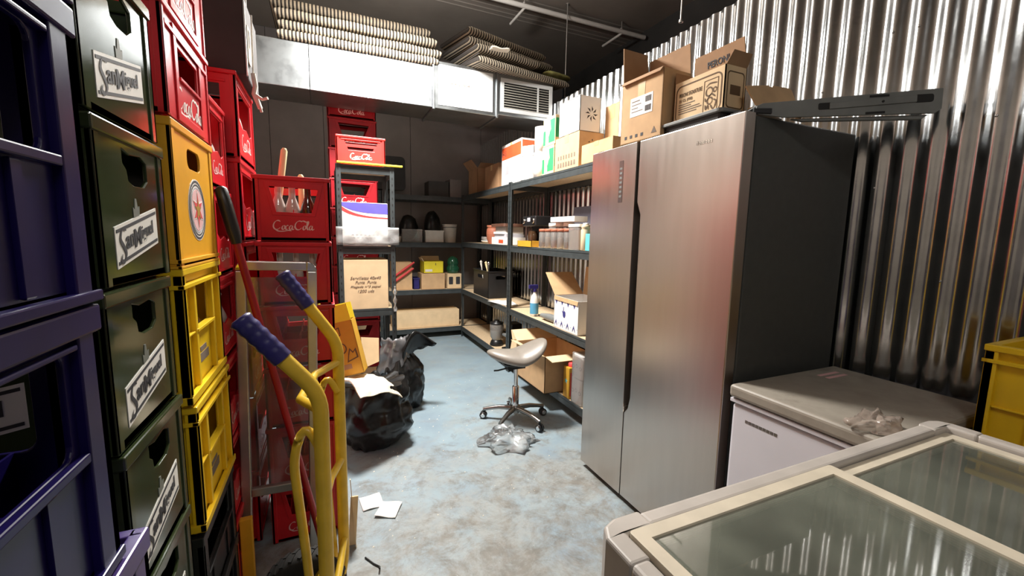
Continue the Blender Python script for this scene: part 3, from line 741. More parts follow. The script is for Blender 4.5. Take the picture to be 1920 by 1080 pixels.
bottle('dark bottle showing in the lower yellow crate opening', (YX+.10, YY+.02, .557), 'bottle_brown', .25, .035, 'decal_white')
bottle('dark bottle inside the navy crate at the left edge', (NX+.10, NY+.0, 3*NS[2]+.021), 'bottle_brown', .22, .032, 'grey_plastic')
bottle('grey capped bottle in the third green crate opening', (GX+.14, GY-.02, 4*GS[2]+.021), 'bottle_clear', .21, .03, 'decal_white')
# wooden handles sticking out of the top crate
def stick(label, a, c, r):
    b = MB(); a, c = Vector(a), Vector(c); d_ = c-a; b.tube([(0, 0, 0), d_*.5, d_*.97, d_], [r*.9, r, r, r*.55], 10)
    return tag(b.build('wooden_handle', 'wood_handle', None, loc=a), label, 'handle')
stick('pale wooden handle leaning up out of the top red crate', (-.21, 2.17, z5+.003), (-.157, 2.20, 1.705), .014)
stick('short pale wooden handle end showing above the red crate rim', (-.10, 2.24, z5+.003), (-.098, 2.25, 1.60), .013)

# ================================================================== SHELVING
def shelving(name, label, x0, x1, y0, y1, ztop, levels, long_axis, front, label_posts=True):
    """boltless rack: four perforated uprights, beams and chipboard decks; levels = deck top heights"""
    t = thing('shelving_unit', label, 'shelf', ((x0+x1)/2, (y0+y1)/2, 0)); hx, hy = (x1-x0)/2, (y1-y0)/2
    for sx in (-1, 1):
        for sy in (-1, 1):
            b = MB(); px, py = sx*hx, sy*hy
            b.box(*sorted((px, px-sx*.0025)), *sorted((py, py-sy*.036)), 0, ztop)
            b.box(*sorted((px, px-sx*.036)), *sorted((py, py-sy*.0025)), 0, ztop)
            u = b.build('upright', 'shelf_metal', t)
            h = MB()
            for k in range(int(ztop/.05)):
                z = .05+.05*k
                if z > ztop-.03: break
                fx = frame((px, py-sy*.018, z), (0, sx, 0), (0, 0, 1)); h.plate(rrect(-.004, .004, -.009, .009, .0035, 2), [], shift(fx, n=.0006), .0008)
                fy = frame((px-sx*.018, py, z), (-sy, 0, 0), (0, 0, 1)); h.plate(rrect(-.004, .004, -.009, .009, .0035, 2), [], shift(fy, n=.0006), .0008)
            sl = h.build('slot', 'black_gap', u); sl['kind'] = 'stuff'
    for z in levels:
        for sy in (-1, 1):
            b = MB(); b.box(-hx+.004, hx-.004, *sorted((sy*(hy-.003), sy*(hy-.010))), z-.058, z+.002); b.box(-hx+.004, hx-.004, *sorted((sy*(hy-.003), sy*(hy-.022))), z-.018, z-.013); b.build('beam', 'shelf_metal', t, .001)
        for sx in (-1, 1):
            b = MB(); b.box(*sorted((sx*(hx-.003), sx*(hx-.010))), -hy+.011, hy-.011, z-.058, z+.002); b.box(*sorted((sx*(hx-.003), sx*(hx-.022))), -hy+.011, hy-.011, z-.018, z-.013); b.build('beam', 'shelf_metal', t, .001)
        b = MB(); b.box(-hx+.0105, hx-.0105, -hy+.0105, hy-.0105, z-.0125, z); b.build('deck', 'chipboard', t)
    return t
RZ = [.135, .632, 1.238, 1.815]
XS0, XS1 = 1.597, 2.0
shelving('a', 'dark metal shelf bay along the corrugated wall next to the fridge', XS0, XS1, 2.03, 3.685, 1.83, RZ, 'y', '-x')
shelving('b', 'dark metal shelf bay along the corrugated wall in the far corner', XS0, XS1, 3.69, 5.235, 1.83, RZ, 'y', '-x')
BZ = [.135, .632, 1.225, 1.80]
shelving('c', 'dark metal shelf bay along the back wall in the far right corner', .62, 2.0, 5.245, 5.68, 1.83, BZ, 'x', '-y')
shelving('d', 'dark metal shelf bay along the back wall behind the small shelf', -.75, .615, 5.245, 5.68, 1.83, BZ, 'x', '-y')
SZ = [.135, .742, 1.230, 1.832]
shelving('e', 'narrow grey shelf unit end with a yellow strip on top', .08, .50, 3.40, 3.86, 1.835, SZ, 'y', '-y')
b = MB(); b.box(-.235, .235, -.014, .014, 0, .014); tag(b.build('yellow_strip', 'yellow_card', None, .003, (.325, 3.398, 1.838)), 'bright yellow strip lying along the top front edge of small shelf', 'strip')

# ================================================================== CARTONS
def carton(label, loc, size, rz=0, m='cardboard', flaps=None, tape=True, name='cardboard_box', inner=None, cat='box', flapm=None, group=None):
    """closed (flaps None) or open box; flaps = {face: (angle from upright in degrees, length)}"""
    t = thing(name, label, cat, loc, rz, group); dx, dy, h = size; T = .004
    if flaps is None:
        b = MB(); b.box(-dx/2, dx/2, -dy/2, dy/2, 0, h-.0035); b.build('body', m, t, .003)
        for s_ in (-1, 1):
            b = MB(); b.box(-dx/2+.001, dx/2-.001, *sorted((s_*.0012, s_*(dy/2-.001))), h-.0035, h); b.build('flap', flapm or m, t, .0008)
        if tape:
            b = MB(); b.box(-dx/2-.0006, dx/2+.0006, -.024, .024, h, h+.0008); b.box(-dx/2-.0008, -dx/2-.0001, -.024, .024, h*.78, h); b.build('tape', 'tape', t)
    else:
        b = MB()
        for f in ('-y', '+x', '+y', '-x'):
            w_ = dx if 'y' in f else dy; b.plate(rect(0, w_, 0, h), [], face_frame(size, f), T)
        b.box(-dx/2, dx/2, -dy/2, dy/2, 0, T); b.build('body', m, t)
        for f, (ang, ln) in flaps.items():
            w_ = dx if 'y' in f else dy; F = shift(face_frame(size, f), 0, h, 0) @ Matrix.Rotation(math.radians(ang), 4, 'X')
            g = MB(); g.plate([(.002, 0), (w_-.002, 0), (w_-.008, ln), (.008, ln)], [], F, T); g.build('flap', flapm or inner or m, t)
    return t, size
def pt(t, m, face, polys, lift=.0009, name='print'):
    for p in polys: o = decal(name, m, t[0], face_frame(t[1], face), [p], lift)
    return o
def ptx(t, m, face, s, u, v, w_, h_=None, rot=0, shear=0, name='lettering', off=0): return text(name, s, m, t[0], face_frame(t[1], face), u, v, w_, h_, rot, shear, .0012, off)

ZT = RZ[3]+.003
# --- on the long shelf, top deck (from far to near)
c = carton('white and red carton, farthest on the top shelf', (1.76, 3.74, ZT), (.27, .46, .385), 0, 'white_card')
pt(c, 'ink_orange', '-x', [rect(.008, .452, .245, .36)]); pt(c, 'ink_orange', '-y', [rect(.008, .262, .245, .37)])
pt(c, 'decal_white', '-y', [circ(.19, .31, .045)], .0014); pt(c, 'ink_orange', '-y', [circ(.19, .31, .033)], .002)
pt(c, 'ink_grey', '-x', [rect(.10, .18, .10, .18), rect(.25, .40, .06, .075), rect(.25, .40, .1, .11), rect(.25, .33, .14, .20)])
ptx(c, 'ink_black', '-x', 'H-S', .07, .30, .09, .05)
c = carton('small white carton lying tilted in front of the red and white carton', (1.665, 3.40, ZT), (.13, .15, .20), .1, 'white_card', tape=False)
c = carton('grey side white carton resting on the small white one', (1.665, 3.40, ZT+.203), (.11, .13, .085), .5, 'white_card', tape=False); pt(c, 'ink_grey', '-y', [rect(.003, .107, .003, .082)])
for k, (x, y, z) in enumerate(((1.665, 3.20, 0), (1.67, 3.20, .205))):
    t = thing('paper_roll', ('lower white paper roll standing on the top shelf', 'upper white paper roll stacked on the other roll')[k], 'paper roll', (x, y, ZT+z))
    b = MB(); b.lathe([(.018, 0), (.062, 0), (.062, .2), (.018, .2), (.018, 0)], 24); b.build('paper', 'white_paper', t)
    b = MB(); b.lathe([(.018, -.0), (.018, .201), (.015, .201), (.015, 0)], 16); b.build('core', 'cardboard', t)
for k in range(2):
    c = carton('green and beige carton on the top shelf, %s of two' % ('lower', 'upper')[k], (1.70, 2.985-.01*k, ZT+k*.215), (.18, .19, .213), 0, 'cardboard_light', tape=False)
    pt(c, 'ink_green', '-x', [[(.09, .02), (.185, .02), (.185, .19), (.11, .19), (.125, .12), (.09, .08)]]); pt(c, 'ink_green', '-x', [rect(.004, .04, .01, .12)], .001)
    pt(c, 'beige', '-x', [circ(.075, .12, .035, ry=.06)], .0016); pt(c, 'ink_green', '-y', [rect(.004, .16, .05, .19)])
c = carton('cardboard box with bottle print under the white star box', (1.72, 2.72, ZT+.002), (.205, .335, .24), 0, 'cardboard')
for k in range(7): pt(c, 'ink_soft', '-x', [rect(.05+.037*k, .066+.037*k, .075, .105), [(.045+.037*k, .02), (.071+.037*k, .02), (.066+.037*k, .055), (.05+.037*k, .055)]])
pt(c, 'ink_black', '-y', [[(.07, .17), (.09, .178), (.085, .168)], [(.10, .185), (.11, .195), (.112, .18)]])
c = carton('white box with black star and notched top on the bottle print box', (1.705, 2.70, ZT+.2435), (.17, .28, .235), 0, 'white_card', flaps={}, tape=False)
g = MB(); F = face_frame(c[1], '-x')
zig = [(0, .235)]+[q for k in range(4) for q in ((.005+.07*k, .262), (.035+.07*k, .268), (.040+.07*k, .237), (.068+.07*k, .237))]+[(.28, .235)]
g.plate([(0, .23)]+[(.28, .23)]+list(reversed(zig)), [], F, .003); g.build('notched_edge', 'white_card', c[0])
pt(c, 'white_card', '-y', [rect(.004, .166, .003, .233)])
for k in range(8):
    a = 2*math.pi*k/8; r0, r1 = .012, .052; u0, v0 = .095, .12
    pt(c, 'ink_black', '-y', [[(u0+r0*math.cos(a), v0+r0*math.sin(a)), (u0+.034*math.cos(a-.36), v0+.034*math.sin(a-.36)), (u0+r1*math.cos(a), v0+r1*math.sin(a))]], .0014, 'star_ray')
for k in range(6): pt(c, 'ink_grey', '-x', [rect(.03+.04*k, .042+.04*k, .085, .10), rect(.03+.04*k, .038+.04*k, .075, .080)])
pt(c, 'ink_grey', '-x', [rect(.04, .16, .165, .169)])
carton('plain brown box standing behind the star box on the top shelf', (1.90, 2.47, ZT), (.15, .16, .42), 0, 'cardboard')
c = carton('low open-ended cardboard box at the near end of the top shelf', (1.71, 2.32, ZT), (.22, .34, .125), 0, 'cardboard')
c = carton('white carton with red print beside the tall brown box', (1.80, 2.20, ZT+.127), (.13, .16, .30), 0, 'white_card', flaps={'+y': (20, .06), '-x': (10, .03)}, tape=False)
pt(c, 'ink_red', '-x', [rect(.04, .13, .235, .265), rect(.03, .13, .10, .115)]); pt(c, 'ink_pink', '-x', [rect(.03, .13, .05, .055), rect(.03, .13, .07, .075)])
# --- on the fridge
ZF = 1.782
c = carton('tall open brown box with shipping label on the fridge', (1.43, 1.615, ZF), (.17, .255, .285), .06, 'cardboard', flaps={'+y': (6, .17), '+x': (-4, .13), '-x': (150, .02)}, flapm='cardboard_dark')
F = face_frame(c[1], '-x'); pt(c, 'tape', '-x', [rect(.105, .15, .20, .284)]); L_ = pt(c, 'white_paper', '-x', [rect(.06, .20, .115, .20)], .0012, 'shipping_label')
for k in range(9): pt(c, 'ink_black', '-x', [rect(.155+.0042*k, .157+.0042*k+.001*(k % 2), .165, .19), rect(.155+.0042*k, .1575+.0042*k, .125, .15)], .0018)
pt(c, 'ink_soft', '-x', [rect(.07, .12, .18+.0, .184), rect(.07, .13, .165, .168), rect(.07, .11, .15, .153), rect(.07, .14, .135, .138)], .0018)
for k in range(4): pt(c, 'ink_black', '-x', [rect(.03+.035*k, .045+.035*k, .02, .034)])
pt(c, 'ink_soft', '-x', [[(.20, .02), (.232, .02), (.216, .048)]])
# black plastic drawer under the printed box
t = thing('shallow_tub', 'black plastic tub lying on the fridge under the printed box', 'tub', (1.54, 1.345, ZF))
b = MB(); F = frame((-.18, -.165, .043), (1, 0, 0), (0, 1, 0)); b.plate(rrect(0, .36, 0, .33, .02), [rrect(.03, .33, .03, .30, .015)], F, .012); b.build('rim', 'grey_plastic', t, .003)
b = MB(); b.box(-.165, .165, -.15, .15, 0, .0385); b.build('tub', 'black_plastic', t, .01)
PB = (.115, .255, .165)
c = carton('open printed brown box with drawn can on front atop fridge', (1.4585, 1.335, ZF+.045), PB, 0, 'cardboard_light', flaps={'+x': (-8, .12), '-y': (30, .05), '+y': (8, .05)}, flapm='cardboard_dark')
F = face_frame(PB, '-x'); g = MB(); g.plate(rrect(.012, .243, .004, .148, .026), [rrect(.017, .238, .0045, .143, .022)], shift(F, n=.001), .001); g.build('print_border', 'kraft_print', c[0])
ptx(c, 'kraft_print', '-x', 'PERONI SIGNATURE', .090, .108, .118, .016); ptx(c, 'kraft_print', '-x', '25 CL (PBI)', .066, .084, .070, .014)
for k, (w_, v_) in enumerate(((.085, .068), (.065, .059), (.11, .050), (.12, .041), (.095, .032))): pt(c, 'ink_soft', '-x', [rect(.030, .030+w_, v_, v_+.0035)])
g = MB(); g.plate(rect(.158, .226, .008, .130), [rect(.1605, .2235, .0105, .1275)], shift(F, n=.001), .001); g.build('print_border', 'kraft_print', c[0])
g = MB(); G = shift(F, 0, 0, .0012) @ Matrix.Translation((.003, -.002, 0)) @ Matrix.Diagonal((.85, .88, 1, 1))
for st in (circ(.214, .098, .018, 14), circ(.245, .10, .009, 12), [(.195, .12), (.215, .132), (.255, .128)], [(.192, .075), (.20, .06), (.225, .085), (.25, .07)], circ(.22, .058, .014, 12), [(.24, .06), (.255, .05), (.25, .03)], [(.195, .045), (.2, .025), (.21, .04), (.215, .022)], [(.225, .04), (.24, .02), (.255, .035)]):
    pen(g, G, st+([st[0]] if len(st) > 8 else []), .003, .007, z=0)
g.build('can_drawing', 'kraft_print', c[0])
Fb = shift(face_frame(PB, '+x'), 0, .165, 0) @ Matrix.Rotation(math.radians(-8), 4, 'X') @ Matrix.Translation((.255, 0, -.004)) @ Matrix.Rotation(math.pi, 4, 'Y')
text('lettering', 'PERONI', 'ink_black', c[0], Fb, .128, .070, .105, .026, 0, 0, .0012, .02); decal('print', 'ink_soft', c[0], Fb, [rect(.095, .165, .042, .047)], .001)
F = face_frame(PB, '-y'); g = MB(); g.plate(rrect(.012, .103, .01, .145, .014), [rrect(.016, .099, .014, .141, .012)], shift(F, n=.001), .001); g.build('print_border', 'kraft_print', c[0])
pt(c, 'kraft_print', '-y', [rect(.03, .085, .06, .095)])
# loose folded cardboard at the back of the fridge top
b = MB(); Fs = frame((0, 0, 0), (1, .02, 0), (0, .45, .9))
b.plate([(0, 0), (.255, .0), (.27, .145), (.16, .138), (.158, .127), (.13, .127), (.13, .133), (-.02, .10)], [], Fs, .005); b.plate([(.2705, .145), (.278, .14), (.262, .0), (.2555, .0)], [], shift(Fs, n=-.001), .02)
b.plate([(0, 0), (.22, 0), (.22, .05), (0, .05)], [], frame((0, .045, .0062), (1, 0, 0), (0, -1, 0)).inverted().inverted(), .005)
tag(b.build('cardboard_sheet', 'cardboard', None, loc=(1.475, 1.115, ZF+.035)), 'folded loose cardboard sheet leaning at back of the fridge top', 'cardboard')

# ================================================================== FRIDGE
t = thing('fridge', 'tall stainless steel side-by-side fridge with dark grey side', 'fridge', (1.33, 1.05, 0))
b = MB(); b.box(.062, .655, .004, .904, .03, 1.768); b.build('cabinet', 'fridge_grey', t, .006)
b = MB(); b.box(.05, .064, .012, .896, .05, 1.76); b.build('gasket', 'black_gap', t)
for x in (.1, .6):
    for y in (.06, .84):
        b = MB(); b.lathe([(.018, 0), (.022, .006), (.012, .012), (.012, .032)], 12, (x, y, 0)); b.build('foot', 'black_plastic', t)
b = MB(); b.box(.075, .08, .02, .89, .004, .05); b.build('plinth', 'black_plastic', t)
Fd = frame((0, .905, 0), (0, -1, 0), (0, 0, 1))   # u runs towards the camera
far = [(0, .032), (.355, .032), (.355, .50), (.352, .50), (.352, 1.775), (0, 1.775)]
near = [(.360, .032), (.905, .032), (.905, 1.775), (.372, 1.775), (.372, 1.50), (.398, 1.44), (.398, .56), (.384, .50), (.360, .47)]
for nm, poly in (('door', far), ('door', near)):
    b = MB(); b.plate(poly, [], Fd, .052); dr = b.build(nm, 'stainless', t, .004, seg=3)
    if poly is far: fd = dr
    else: nd = dr
b = MB(); b.plate(rrect(.232, .262, 1.505, 1.705, .003), [], shift(Fd, n=.0012), .0014); pn = b.build('control_panel', 'steel_dark', fd)
for k in range(7):
    b = MB(); b.plate(rrect(.238, .256, 1.53+.022*k, 1.541+.022*k, .002), [], shift(Fd, n=.0018), .0008); b.build('touch_key', 'grey_plastic', pn)
b = MB()
for k, u in enumerate((.700, .712, .722, .731, .743, .754, .765)): b.plate(rect(u, u+.008, 1.695, 1.695+.011+(.003 if k == 0 else 0)), [rect(u+.0025, u+.0055, 1.6985, 1.7015)], shift(Fd, n=.0012), .0014)
b.build('maker_badge', 'chrome', nd)
for y in (.05, .45, .85):
    b = MB(); b.box(.01, .09, y-.02, y+.02, 1.7755, 1.781); b.build('hinge_cover', 'black_plastic', t)

# grey plastic tray jutting out from the fridge top
A_, B_ = Vector((1.40, 1.065, 1.788)), Vector((1.90, .765, 1.815))
t = thing('plastic_tray', 'long grey plastic panel with slots jutting out over the fridge corner', 'tray', A_)
u_ = (B_-A_).normalized(); n_ = Vector((-u_.y*-1, u_.x, 0)); n_ = Vector((u_.y, -u_.x, 0)).normalized()*-1
up_ = u_.cross(n_).normalized(); up_ = up_ if up_.z > 0 else -up_
LN = (B_-A_).length
Ft = frame((0, 0, 0), u_, up_)    # near face, normal towards camera
b = MB(); b.plate([(0, -.012), (.09, -.03), (LN-.02, -.045), (LN, -.032), (LN, .034), (.02, .022), (0, .014)], [], Ft, .010); b.build('front_rail', 'grey_plastic', t, .002)
b = MB(); b.plate(rect(.0, LN-.005, .0, .10), [], Ft @ Matrix.Translation((0, .018, -.008)) @ Matrix.Rotation(math.radians(-88), 4, 'X'), .005); b.build('top_sheet', 'grey_plastic', t, .001)
b = MB(); b.plate([(.12, -.034), (LN-.03, -.046), (LN-.05, -.060), (.16, -.044)], [], shift(Ft, n=-.012), .016); b.build('lower_lip', 'grey_plastic', t, .002)
for pl in (rrect(.20, .24, -.012, .010, .005), rrect(LN-.085, LN-.028, -.008, .018, .008), rect(.36, .42, .018, .025), rect(.35, .41, -.036, -.029)):
    b = MB(); b.plate(pl, [], shift(Ft, n=.0012), .0016); b.build('slot', 'black_gap', t)
b = MB(); b.plate([(.235, -.012), (LN-.08, -.006), (LN-.08, .016), (.235, .008)], [], shift(Ft, n=.004), .004); b.build('slot_bar', 'grey_plastic', t, .001)
b = MB(); b.lathe([(.004, 0), (.004, .002)], 10, M=shift(Ft, .40, .002, .004)); b.build('rivet', 'black_gap', t)
b = MB(); b.plate([(-.012, -.010), (.05, -.016), (.05, .002), (-.012, .006)], [], shift(Ft, n=.006), .012); b.build('end_cap', 'black_plastic', t, .003)

# ================================================================== WHITE CHEST FREEZER
t = thing('chest_freezer', 'white chest freezer with shade-darkened lid between fridge and glass freezer', 'freezer', (1.615, .775, 0))
HX, HY = .30, .232
b = MB(); b.box(-HX+.01, HX, -HY, HY-.004, .04, .752); b.build('body', 'white_enamel', t, .012, seg=3)
b = MB(); b.box(-HX+.002, HX+.004, -HY-.004, HY, .757, .772); b.build('trim', 'white_enamel', t, .003)
b = MB(); b.box(-HX-.006, HX+.006, -HY-.004, HY+.002, .776, .822); b.build('lid', 'freezer_lid_shaded', t, .012, seg=3)
b = MB(); b.box(-HX+.02, HX-.02, -HY+.02, HY-.02, .75, .778); b.build('seal', 'black_gap', t)
Ff = frame((-HX+.0095, HY, 0), (0, -1, 0), (0, 0, 1))
b = MB()
for k in range(9): b.plate(rect(.060+.013*k, .070+.013*k, .698, .708), [], shift(Ff, n=.0006), .0012)
b.build('maker_badge', 'steel_dark', t)
b = MB()
for k in range(2): b.box(.10, .22, HY-.07-.03*k, HY-.055-.03*k, .8222, .8228)
b.build('warning_sticker', 'ink_pink', t)
for x in (-.22, .22):
    for y in (-.18, .17):
        b = MB(); b.lathe([(.02, 0), (.02, .042)], 10, (x, y, 0)); b.build('foot', 'black_plastic', t)
def crumple(name, label, cat, loc, rx, ry, h, m, seed, n=26, amp=.35, thick=0, fold=6):
    b = MB(); rnd = random.Random(seed)
    def f(i, j):
        a = 2*math.pi*i/n; q = j/10; r = 1-q**1.7; z = math.sin(q*math.pi/2)
        d = noise.noise(Vector((math.cos(a)*1.7+seed, math.sin(a)*1.7, q*2.2)))*amp + abs(noise.noise(Vector((math.cos(a)*fold*.6, math.sin(a)*fold*.6, q*3+seed))))*amp*.8 - amp*.2
        rr = max(0, r*(1+d)); return Vector((rx*rr*math.cos(a), ry*rr*math.sin(a), max(.001, h*z*(1+d*.8))))
    b.grid(f, n, 11, True, True)
    o = b.build(name, m, None, loc=loc)
    return tag(o, label, cat)
crumple('plastic_scrap', 'crumpled clear plastic wrapper on the white freezer lid', 'wrapper', (1.38, .60, .824), .075, .045, .04, 'film_beige', 3.3, amp=.6)

# ================================================================== GLASS-TOP FREEZER
X0, X1, Y0, Y1, ZG = .376, 1.445, -.16, .506, .88
t = thing('display_freezer', 'near display freezer with sliding glass lids and grey rails', 'freezer', ((X0+X1)/2, (Y0+Y1)/2, 0)); hx, hy = (X1-X0)/2, (Y1-Y0)/2
b = MB(); F = frame((-hx+.02, -hy+.02, .78), (1, 0, 0), (0, 1, 0)); b.plate(rect(0, 2*hx-.04, 0, 2*hy-.04), [rect(.05, 2*hx-.09, .05, 2*hy-.09)], F, .72); b.build('cabinet', 'wood_brown', t, .006)
b = MB(); F = frame((-hx+.065, -hy+.065, .83), (1, 0, 0), (0, 1, 0)); b.plate(rect(0, 2*hx-.13, 0, 2*hy-.13), [rect(.01, 2*hx-.14, .01, 2*hy-.14)], F, .50); b.box(-hx+.065, hx-.065, -hy+.065, hy-.065, .32, .335); b.build('liner', 'freezer_inside', t)
b = MB(); b.box(-hx+.09, hx-.09, -hy+.09, hy-.09, .06, .10); b.build('base', 'black_plastic', t)
for z in (.45,):
    for k in range(9):
        y = -hy+.10+k*.058; b = MB(); b.tube([(-hx+.08, y, z), (hx-.08, y, z)], .003, 6); b.build('basket_wire', 'galv_white', t)
def rail(x0, x1, y0, y1, nm='rail', m='grey_rail', z0=.79, z1=ZG):
    b = MB(); b.box(x0, x1, y0, y1, z0, z1); return b.build(nm, m, t, .008, seg=3)
for sy in (-1, 1):
    y0, y1 = sorted((sy*hy, sy*(hy-.034))); rail(-hx+.085, hx-.085, y0, y1)
    y0, y1 = sorted((sy*(hy-.034), sy*(hy-.056))); rail(-hx+.03, hx-.03, y0, y1, 'lid_track', 'steel_dark', .80, .852)
for sx in (-1, 1):
    x0, x1 = sorted((sx*hx, sx*(hx-.034))); rail(x0, x1, -hy+.085, hy-.085)
    x0, x1 = sorted((sx*(hx-.034), sx*(hx-.06))); rail(x0, x1, -hy+.05, hy-.05, 'lid_track', 'steel_dark', .80, .852)
    for sy in (-1, 1):
        b = MB(); fx = frame((0, 0, ZG+.001), (1, 0, 0), (0, 1, 0))
        P_ = [(sx*hx, sy*(hy-.09)), (sx*hx, sy*(hy-.03)), (sx*(hx-.012), sy*(hy-.008)), (sx*(hx-.03), sy*hy), (sx*(hx-.09), sy*hy), (sx*(hx-.09), sy*(hy-.036)), (sx*(hx-.036), sy*(hy-.036)), (sx*(hx-.036), sy*(hy-.09))]
        b.plate(P_, [], fx, .10); b.build('corner_piece', 'grey_rail', t, .006, seg=3)
def lid(x0, x1, z):
    F = frame((x0, -hy+.036, z), (1, 0, 0), (0, 1, 0)); w_, d_ = x1-x0, 2*hy-.072
    b = MB(); b.plate(rrect(0, w_, 0, d_, .006), [rect(.024, w_-.030, .024, d_-.024)], F, .013); l = b.build('lid_frame', 'cream_rail', t, .002)
    b = MB(); b.plate(rect(.018, w_-.02, .018, d_-.018), [], shift(F, n=-.004), .004); b.build('glass_lid', 'lid_glass', l)
    return l
lid(-hx+.038, -hx+.548, .884); lid(-hx+.53, hx-.040, .866)

# ================================================================== LONG SHELF: LOWER DECKS
Z2, Z3, Z4 = RZ[2]+.0025, RZ[1]+.0025, RZ[0]+.0025
t = thing('clay_jar', 'terracotta clay jar on the second shelf', 'jar', (1.70, 4.36, Z2))
b = MB(); b.lathe([(.055, 0), (.062, .02), (.075, .05), (.08, .12), (.075, .16), (.066, .175), (.075, .18), (.075, .20), (.06, .20), (.058, .10)], 20); b.build('pot', 'terracotta', t)
b = MB(); b.lathe([(.079, .0), (.081, .006), (.079, .012)], 20, (0, 0, .10)); b.build('band', 'terracotta', t)
for k, (h_, w_, d_, m_, lab) in enumerate(((.075, .24, .33, 'white_card', 'white cardboard box at the bottom of the papers stack'), (.03, .22, .30, 'ink_grey', 'grey plastic tray on the white box on second shelf'), (.022, .23, .28, 'white_paper', 'stack of white plates above the grey tray'), (.05, .20, .29, 'grey_rail', 'grey beige folder on the stack beside the clay jar'), (.03, .25, .36, 'wood_brown', 'dark flat case topping the stack beside the clay jar'))):
    if k == 0:
        z_ = Z2
        c = carton(lab, (1.73, 4.02, z_), (w_, d_, h_), 0, m_, tape=False); pt(c, 'ink_orange', '-x', [rect(.2, .32, .015, .05)]); z_ += h_+.001
    else:
        b = MB(); b.plate(rrect(-w_/2, w_/2, -d_/2, d_/2, .02), [], frame((0, 0, h_), (1, 0, 0), (0, 1, 0)), h_); tag(b.build(('', 'tray', 'plate_stack', 'folder', 'flat_case')[k], m_, None, .006, (1.73+.01*(k % 2), 4.02, z_)), lab, ('', 'tray', 'plates', 'folder', 'case')[k]); z_ += h_+.001
b = MB(); b.lathe([(.05, 0), (.09, .008), (.11, .02), (.11, .028), (.105, .03), (.04, .012)], 24)
for k in range(3): b.lathe([(.05, .03+.012*k), (.11, .045+.012*k), (.105, .047+.012*k)], 24)
tag(b.build('plate_pile', 'white_paper', None, loc=(1.80, 4.72, Z2)), 'pile of white plates behind the clay jar', 'plates')
t = thing('coffee_machine', 'black kitchen appliance with grey lights on the second shelf', 'appliance', (1.76, 3.42, Z2))
b = MB(); b.box(-.09, .10, -.12, .12, 0, .035); b.box(.0, .10, -.11, .11, .035, .24); b.box(-.09, .10, -.13, .13, .18, .27); b.build('body', 'black_plastic', t, .012, seg=3)
b = MB(); F = frame((-.0905, .12, .19), (0, -1, 0), (0, 0, 1)); b.plate(rrect(.09, .15, .03, .065, .006), [], shift(F, n=.001), .003); b.build('display', 'ink_grey', t)
for s_ in (-1, 1):
    b = MB(); b.lathe([(.022, 0), (.024, .008), (.018, .012)], 14, M=frame((-.091, s_*.095, .225), (0, -1, 0), (0, 0, 1))); b.build('knob', 'chrome', t)
b = MB(); b.lathe([(.045, 0), (.05, .06), (.035, .1)], 16, (-.045, 0, .037)); b.build('jug', 'bottle_brown', t)
t = thing('shallow_tray', 'orange shallow cardboard tray in front of the black appliance', 'tray', (1.645, 3.36, Z2))
b = MB(); b.box(-.05, .05, -.15, .13, 0, .004)
for q in ((-.05, -.046, -.15, .13), (.046, .05, -.15, .13), (-.05, .05, -.15, -.146), (-.05, .05, .126, .13)): b.box(*q, .004, .05)
b.build('tray', 'amber_card', t)
# clear jars in two rows
k = 0
JN = ['first', 'second', 'third', 'fourth', 'fifth', 'sixth', 'seventh', 'eighth']
for row, (x, z, ys) in enumerate(((1.66, 0, (3.10, 3.00, 2.90, 2.80, 2.70)), (1.76, .0, (3.12, 3.0, 2.88)))):
    for q, y in enumerate(ys):
        H_ = .15 if row == 0 else .20
        t = thing('storage_jar', ('clear plastic jar of brown spice in the front row, %s from the left' if row == 0 else 'taller clear jar behind the front row, %s from the left') % JN[q], 'jar', (x, y, Z2), 0, 'clear jars on the second shelf')
        b = MB(); b.lathe([(.040, 0), (.044, .004), (.044, H_*.8), (.040, H_*.86)], 18); b.build('jar', 'clear_jar', t)
        b = MB(); b.lathe([(.039, .005), (.039, H_*(.3, .6, .42, .55, .35)[q])], 14); b.build('contents', ('spice_brown', 'beige', 'terracotta', 'cloth_white', 'spice_brown')[q], t)
        b = MB(); b.lathe([(.043, H_*.865), (.045, H_*.87), (.045, H_), (.041, H_+.003)], 18); b.build('lid', ('terracotta' if row == 0 else 'decal_white'), t, 0)
c = carton('white flat box lying over the clear jars', (1.74, 2.86, Z2+.206), (.12, .34, .04), .04, 'white_card', tape=False)
t = thing('storage_tub', 'square clear tub of beige powder near fridge end', 'tub', (1.68, 2.565, Z2))
b = MB(); b.plate(rrect(-.075, .075, -.075, .075, .02), [], frame((0, 0, .16), (1, 0, 0), (0, 1, 0)), .16); b.build('tub', 'clear_jar', t)
b = MB(); b.plate(rrect(-.070, .070, -.070, .070, .02), [], frame((0, 0, .14), (1, 0, 0), (0, 1, 0)), .135); b.build('contents', 'beige', t)
b = MB(); b.plate(rrect(-.078, .078, -.078, .078, .02), [], frame((0, 0, .182), (1, 0, 0), (0, 1, 0)), .02); b.build('lid', 'decal_white', t, .003)
t = thing('shaker_bottle', 'beige bottle with white cap beside the square tub', 'bottle', (1.635, 2.455, Z2))
b = MB(); b.lathe([(.028, 0), (.032, .006), (.032, .14), (.026, .15), (.03, .155), (.03, .17), (.02, .175)], 16); b.build('body', 'beige', t)
b = MB(); b.lathe([(.02, .176), (.02, .186), (0, .19)], 12); b.build('cap', 'decal_white', t)
c = carton('small teal box at the near end of second shelf', (1.635, 2.385, Z2), (.06, .05, .115), 0, 'teal', tape=False, name='small_box')
